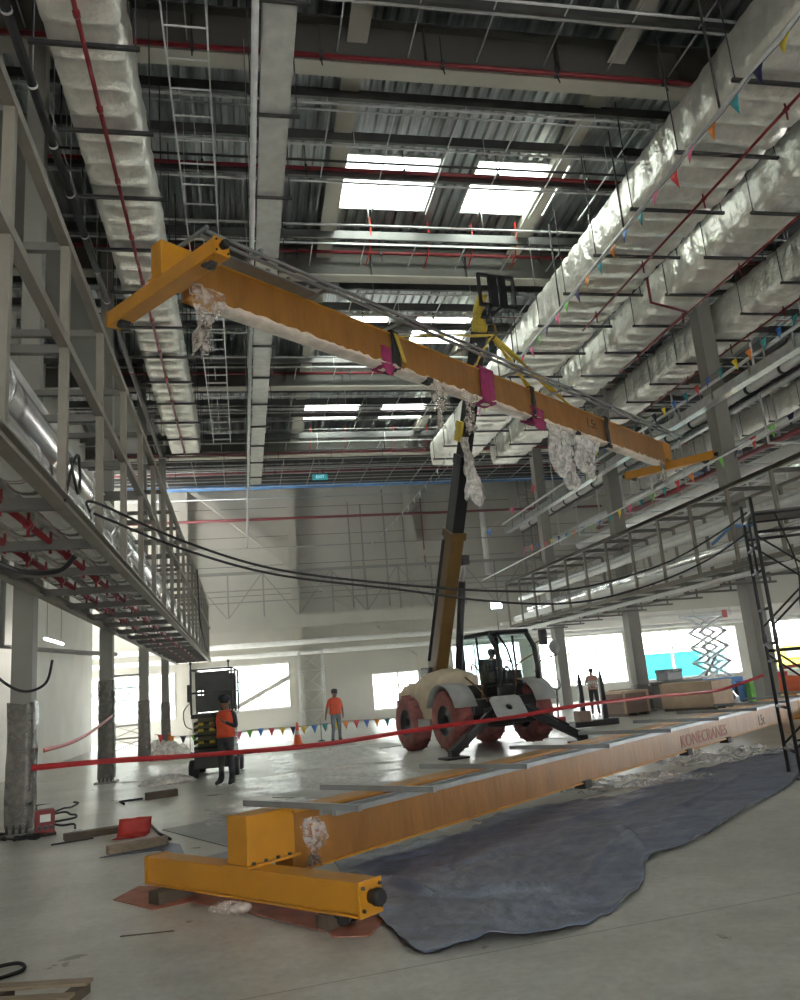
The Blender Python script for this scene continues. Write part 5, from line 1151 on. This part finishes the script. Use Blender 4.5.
G().tube(smooth([(-.5, -.3, 1.7), (-.66, -.35, 1.5), (-.62, -.4, 1.2), (-.48, -.4, 1.1)]), .012, 6).obj('control_lead', 'black', t)
# ================================================================ raised pale scissor lift on the right
t = thing('scissor_lift', 'pale raised scissor lift with blue base under the right rack', 'scissor lift', (20.9, 33.6, 0), .12)
G().b2((-1.1, -.5, .25), (1.1, .5, .85)).obj('chassis', 'lift_bl', t, bevel=.03)
for x in (-.8, .8):
    for y in (-.5, .5): G().lathe([(.08, -.1), (.24, -.11), (.26, -.06), (.26, .06), (.24, .11), (.08, .1)], (x, y, .26), 'y', 18).obj('wheel', 'black', t)
n = 4; h = .68; w = .72
for k in range(n):
    z = .9 + h * k
    for y in (-.38, .38):
        G().bar((-w, y, z), (w, y, z + h), .08, .14, (0, 1, 0)).obj('scissor_arm', 'lift_wh', t); G().bar((w, y + .07, z), (-w, y + .07, z + h), .08, .14, (0, 1, 0)).obj('scissor_arm', 'lift_wh', t)
    for x in (-w, w): G().tube([(x, -.42, z), (x, .46, z)], .035, 8).obj('pivot_tube', 'lift_wh', t)
G().tube([(-.5, 0, 1.0), (.3, 0, 1.9)], .06, 10).obj('lift_cylinder', 'steel', t)
p = G().b2((-1.05, -.5, 3.6), (1.05, .5, 3.68)).obj('platform', 'lift_wh', t)
for x in (-1.02, 1.02):
    for y in (-.48, .48): G().tube([(x, y, 3.68), (x, y, 4.0)], .02, 6).obj('guard_post', 'lift_wh', p)
G().b2((.55, -.54, 3.5), (.8, -.5, 3.85)).obj('control_box', 'red', p)
# ================================================================ crates and stacked goods
def crate(name, label, cat, c, d, rz, mat, battens=True, mat2='wood'):
    t = thing(name, label, cat, c, rz); x, y, z = d
    G().b2((-x / 2, -y / 2, .1), (x / 2, y / 2, z)).obj('panels', mat, t, bevel=.008)
    for k in (-.4, 0, .4): G().b2((x * k - .06, -y / 2, 0), (x * k + .06, y / 2, .1)).obj('skid', 'wood_dk', t)
    G().b2((-x / 2 - .02, -y / 2 - .02, z - .07), (x / 2 + .02, y / 2 + .02, z + .012)).obj('lid', mat2, t)
    if battens:
        for k in (-.46, .46): G().b2((x * k - .05, -y / 2 - .02, .1), (x * k + .05, -y / 2, z - .07)).obj('batten', mat2, t)
    return t
crate('plywood_crate', 'big light plywood crate at the right, largest of the crates', 'crate', (15.9, 26.9, 0), (1.75, 1.9, .95), .62, 'ply', mat2='ply', battens=False)
crate('brown_crate', 'brown crate wrapped in film right behind the pink vest person', 'crate', (13.25, 27.2, 0), (1.2, 1.1, .85), .3, 'cardboard', mat2='ply')
crate('brown_crate', 'longer brown crate between the film wrapped crate and the plywood crate', 'crate', (14.9, 30.2, 0), (1.0, 1.0, .8), .3, 'cardboard', mat2='cardboard')
t = thing('slab_stack', 'dark stack with overhanging top sheet behind the crates', 'stack', (16.6, 30.0, 0), .3)
G().b2((-.8, -.5, 0), (.8, .5, .86)).obj('core', 'steel', t); G().b2((-1.1, -.7, .86), (1.1, .7, 1.0)).obj('top_sheet', 'girder', t)
t = thing('tool_box', 'dark box standing on the dark stack behind the crates', 'box', (16.6, 29.9, 1.01), .3); G().b2((-.42, -.3, 0), (.42, .3, .42)).obj('body', 'bpaint', t, bevel=.02); G().b2((-.44, -.32, .3), (.44, .32, .44)).obj('lid', 'dark', t, bevel=.02); G().tube([(-.1, -.32, .36), (-.1, -.38, .36), (.1, -.38, .36), (.1, -.32, .36)], .015, 6).obj('handle', 'steel', t)
tag(G().ball((17.4, 28.4, .3), (.6, .4, .3)).ball((18.0, 28.6, .25), (.5, .35, .25)).obj('dark_bundle', 'dark', off=(17.6, 28.5, 0)), 'dark bundle on the floor behind the plywood crate', 'bundle')
rs = random.Random(12)
for k, (x, y, m, s, lab) in enumerate(((19.0, 28.6, 3, (.5, .4, .75), 'blue bin right of the raised scissor lift base'), (19.7, 27.8, 1, (.45, .4, .6), 'yellow bin beside the foot of the tall column'), (18.6, 27.6, 2, (.4, .3, .7), 'green bin behind the plywood crate'), (20.4, 28.3, 0, (.4, .35, .95), 'red cabinet near the foot of the tall column'), (21.6, 28.0, 4, (.5, .3, .8), 'orange cabinet right of the tall column'), (23.0, 27.8, 6, (.9, .5, 1.0), 'navy cabinet farthest right behind the black scaffold'))):
    t = thing('site_bin', lab, 'bin', (x, y, 0), rs.uniform(-.3, .3)); G().prism([(-s[0] * .42, -s[1] * .42, .05), (s[0] * .42, -s[1] * .42, .05), (s[0] * .5, -s[1] * .5, s[2]), (-s[0] * .5, -s[1] * .5, s[2])], (0, s[1] * .9, 0)).obj('body', FLAG[m], t, bevel=.015)
    G().b2((-s[0] * .53, -s[1] * .53, s[2]), (s[0] * .53, s[1] * .53, s[2] + .06)).obj('lid', FLAG[m], t, bevel=.015); G().tube([(-s[0] * .4, s[1] * .3, .05), (s[0] * .4, s[1] * .3, .05)], .05, 8).obj('wheel_axle', 'black', t)
for k in range(3):
    x = 19.4 + .42 * k; t = thing('plastic_drum', ('white plastic drum by the tall column, left', 'white plastic drum by the tall column, middle', 'white plastic drum by the tall column, right')[k], 'drum', (x, 25.2, 0))
    G().lathe([(.15, 0), (.17, .03), (.17, .5), (.13, .58), (.05, .6), (.05, .66), (0, .66)], n=16).obj('body', 'white', t); G().lathe([(.06, .64), (.06, .7), (0, .7)], n=10).obj('cap', FLAG[2], t)
rows = [[Vector((16.6 + 3.2 * i / 12, 23.6 + .2 * math.sin(i), .45 + .5 * j / 3 + .04 * math.sin(i * 1.7 + j))) for j in range(4)] for i in range(13)]
t = thing('safety_net', 'orange safety netting strung behind the black scaffold', 'netting', (16.6, 23.6, 0)); G().grid([[p - Vector((16.6, 23.6, 0)) for p in r] for r in rows]).obj('net', 'cone', t, solid=.01)
for x in (0, 1.6, 3.2): G().tube([(x, .0, 0), (x, .0, 1.05)], .025, 6).obj('post', 'steel', t)
# yellow vehicle outside the far right window
t = thing('site_vehicle', 'yellow vehicle seen outside the far right window', 'vehicle', (36, 48, 0))
G().b2((-2.2, -.9, .5), (2.2, .9, 1.3)).b2((-1.5, -.85, 1.3), (1.3, .85, 2.2)).obj('body', 'yellow_van', t, bevel=.15); G().b2((-1.3, -.9, 1.4), (1.1, .9, 2.0)).obj('side_glass', 'glassdk', t)
for x in (-1.4, 1.4):
    for y in (-.8, .8): G().lathe([(.2, -.1), (.36, -.11), (.38, 0), (.36, .11), (.2, .1)], (x, y, .38), 'y', 18).obj('wheel', 'black', t)
# loose boards lying behind the girder
for a, b, w, lab in (((9.2, 16.0), (11.4, 17.6), .5, 'flat grey board lying behind the girder, left of the scaffold'), ((11.3, 18.6), (13.3, 19.9), .5, 'flat grey board before the plywood crate'), ((7.0, 14.9), (8.4, 15.9), .35, 'narrow grey board behind the girder right of the outrigger')):
    tag(G().bar((*a, .05), (*b, .05), w, .08).obj('loose_board', 'fender', off=(*a, 0), bevel=.006), lab, 'board')
# ================================================================ black access scaffold at the right edge
def black_scaffold():
    t = thing('access_scaffold', 'black access scaffold standing at the right edge before the tarpaulin end', 'scaffold', (7.42, 10.25, 0), -.42); H = 3.98; W_, D_ = 1.5, .75
    for x in (0, W_):
        for y in (0, D_):
            o = G().tube([(0, 0, .0), (0, 0, H)], .027, 10).obj('standard', 'bpaint', t); o.location = (x, y, 0); G().b2((-.07, -.07, 0), (.07, .07, .012)).obj('foot_plate', 'bpaint', o)
            for z in (1.93,): G().tube([(0, 0, z - .08), (0, 0, z + .08)], .034, 10).obj('coupler', 'dark', o)
    for x in (0, W_):
        for z in (.35, .95, 1.6, 1.85, 2.35, 2.9, 3.25, 3.7): G().tube([(x, 0, z), (x, D_, z)], .022, 8).obj('frame_rung', 'bpaint', t)
        G().tube([(x, D_ * .5, 2.9), (x, D_ * .5, 3.7)], .018, 8).obj('frame_rung', 'bpaint', t)
    for y in (0, D_):
        for z in (1.75, 3.45, 3.72): G().tube([(0, y, z), (W_, y, z)], .024, 8).obj('ledger', 'bpaint', t)
        for a, b in (((0, y, .4), (W_, y, 1.7)), ((0, y, 1.7), (W_, y, .4)), ((0, y, 2.1), (W_, y, 3.4)), ((0, y, 3.4), (W_, y, 2.1))): G().tube([a, b], .016, 8).obj('cross_brace', 'bpaint', t)
    G().b2((.0, .05, 3.72), (W_, .7, 3.77)).obj('walk_board', 'rackdk', t)
    G().tube(smooth([(.3, 0, 3.7), (.45, -.05, 2.9), (.4, -.05, 2.2), (.7, 0, 1.8)]), .012, 6).tube(smooth([(.05, .1, .5), (.35, .05, .6), (.4, .05, .9)]), .016, 6).obj('hanging_lead', 'black', t)
    return t
black_scaffold()
# left side: pale scaffold tower, pipes under the rack by the left wall
pipe_thing('drain_pipe', 'grey square bent pipe on the white left wall under the rack', 'pipe', [(-5.6, 20.5, 5.2), (-5.6, 20.5, 3.35), (-4.6, 24.5, 3.35), (-3.9, 26.5, 3.35)], .07, 'steel')
t = thing('tube_lamp', 'lit strip lamp on the left wall under the rack', 'lamp', (-5.4, 25.0, 3.75)); G().b2((-.05, -1.2, .03), (.05, 1.2, .09)).obj('housing', 'white', t); G().tube([(0, -1.15, 0), (0, 1.15, 0)], .03, 8).obj('tube', 'tube', t)
for y in (-.9, .9): G().tube([(0, y, .09), (0, y, 1.7)], .008, 5).obj('hanger', 'steel', t)
# ================================================================ thin haze volume added for the veil of glare in the far half
hz_m = bpy.data.materials.new('glare_haze'); hz_m.use_nodes = True; nt = hz_m.node_tree; nt.nodes.clear()
o_ = nt.nodes.new('ShaderNodeOutputMaterial'); v_ = nt.nodes.new('ShaderNodeVolumeScatter'); v_.inputs['Color'].default_value = (.95, .97, 1, 1); v_.inputs['Density'].default_value = .005; v_.inputs['Anisotropy'].default_value = .3
nt.links.new(v_.outputs[0], o_.inputs['Volume']); M['haze'] = hz_m
hz = G().b2((-15, 15, .02), (40, 43.4, 11)).obj('glare_haze', 'haze', off=(10, 30, .02)); tag(hz, 'thin haze added for the veiling glare in the far half of the hall', 'haze', kind='stuff')
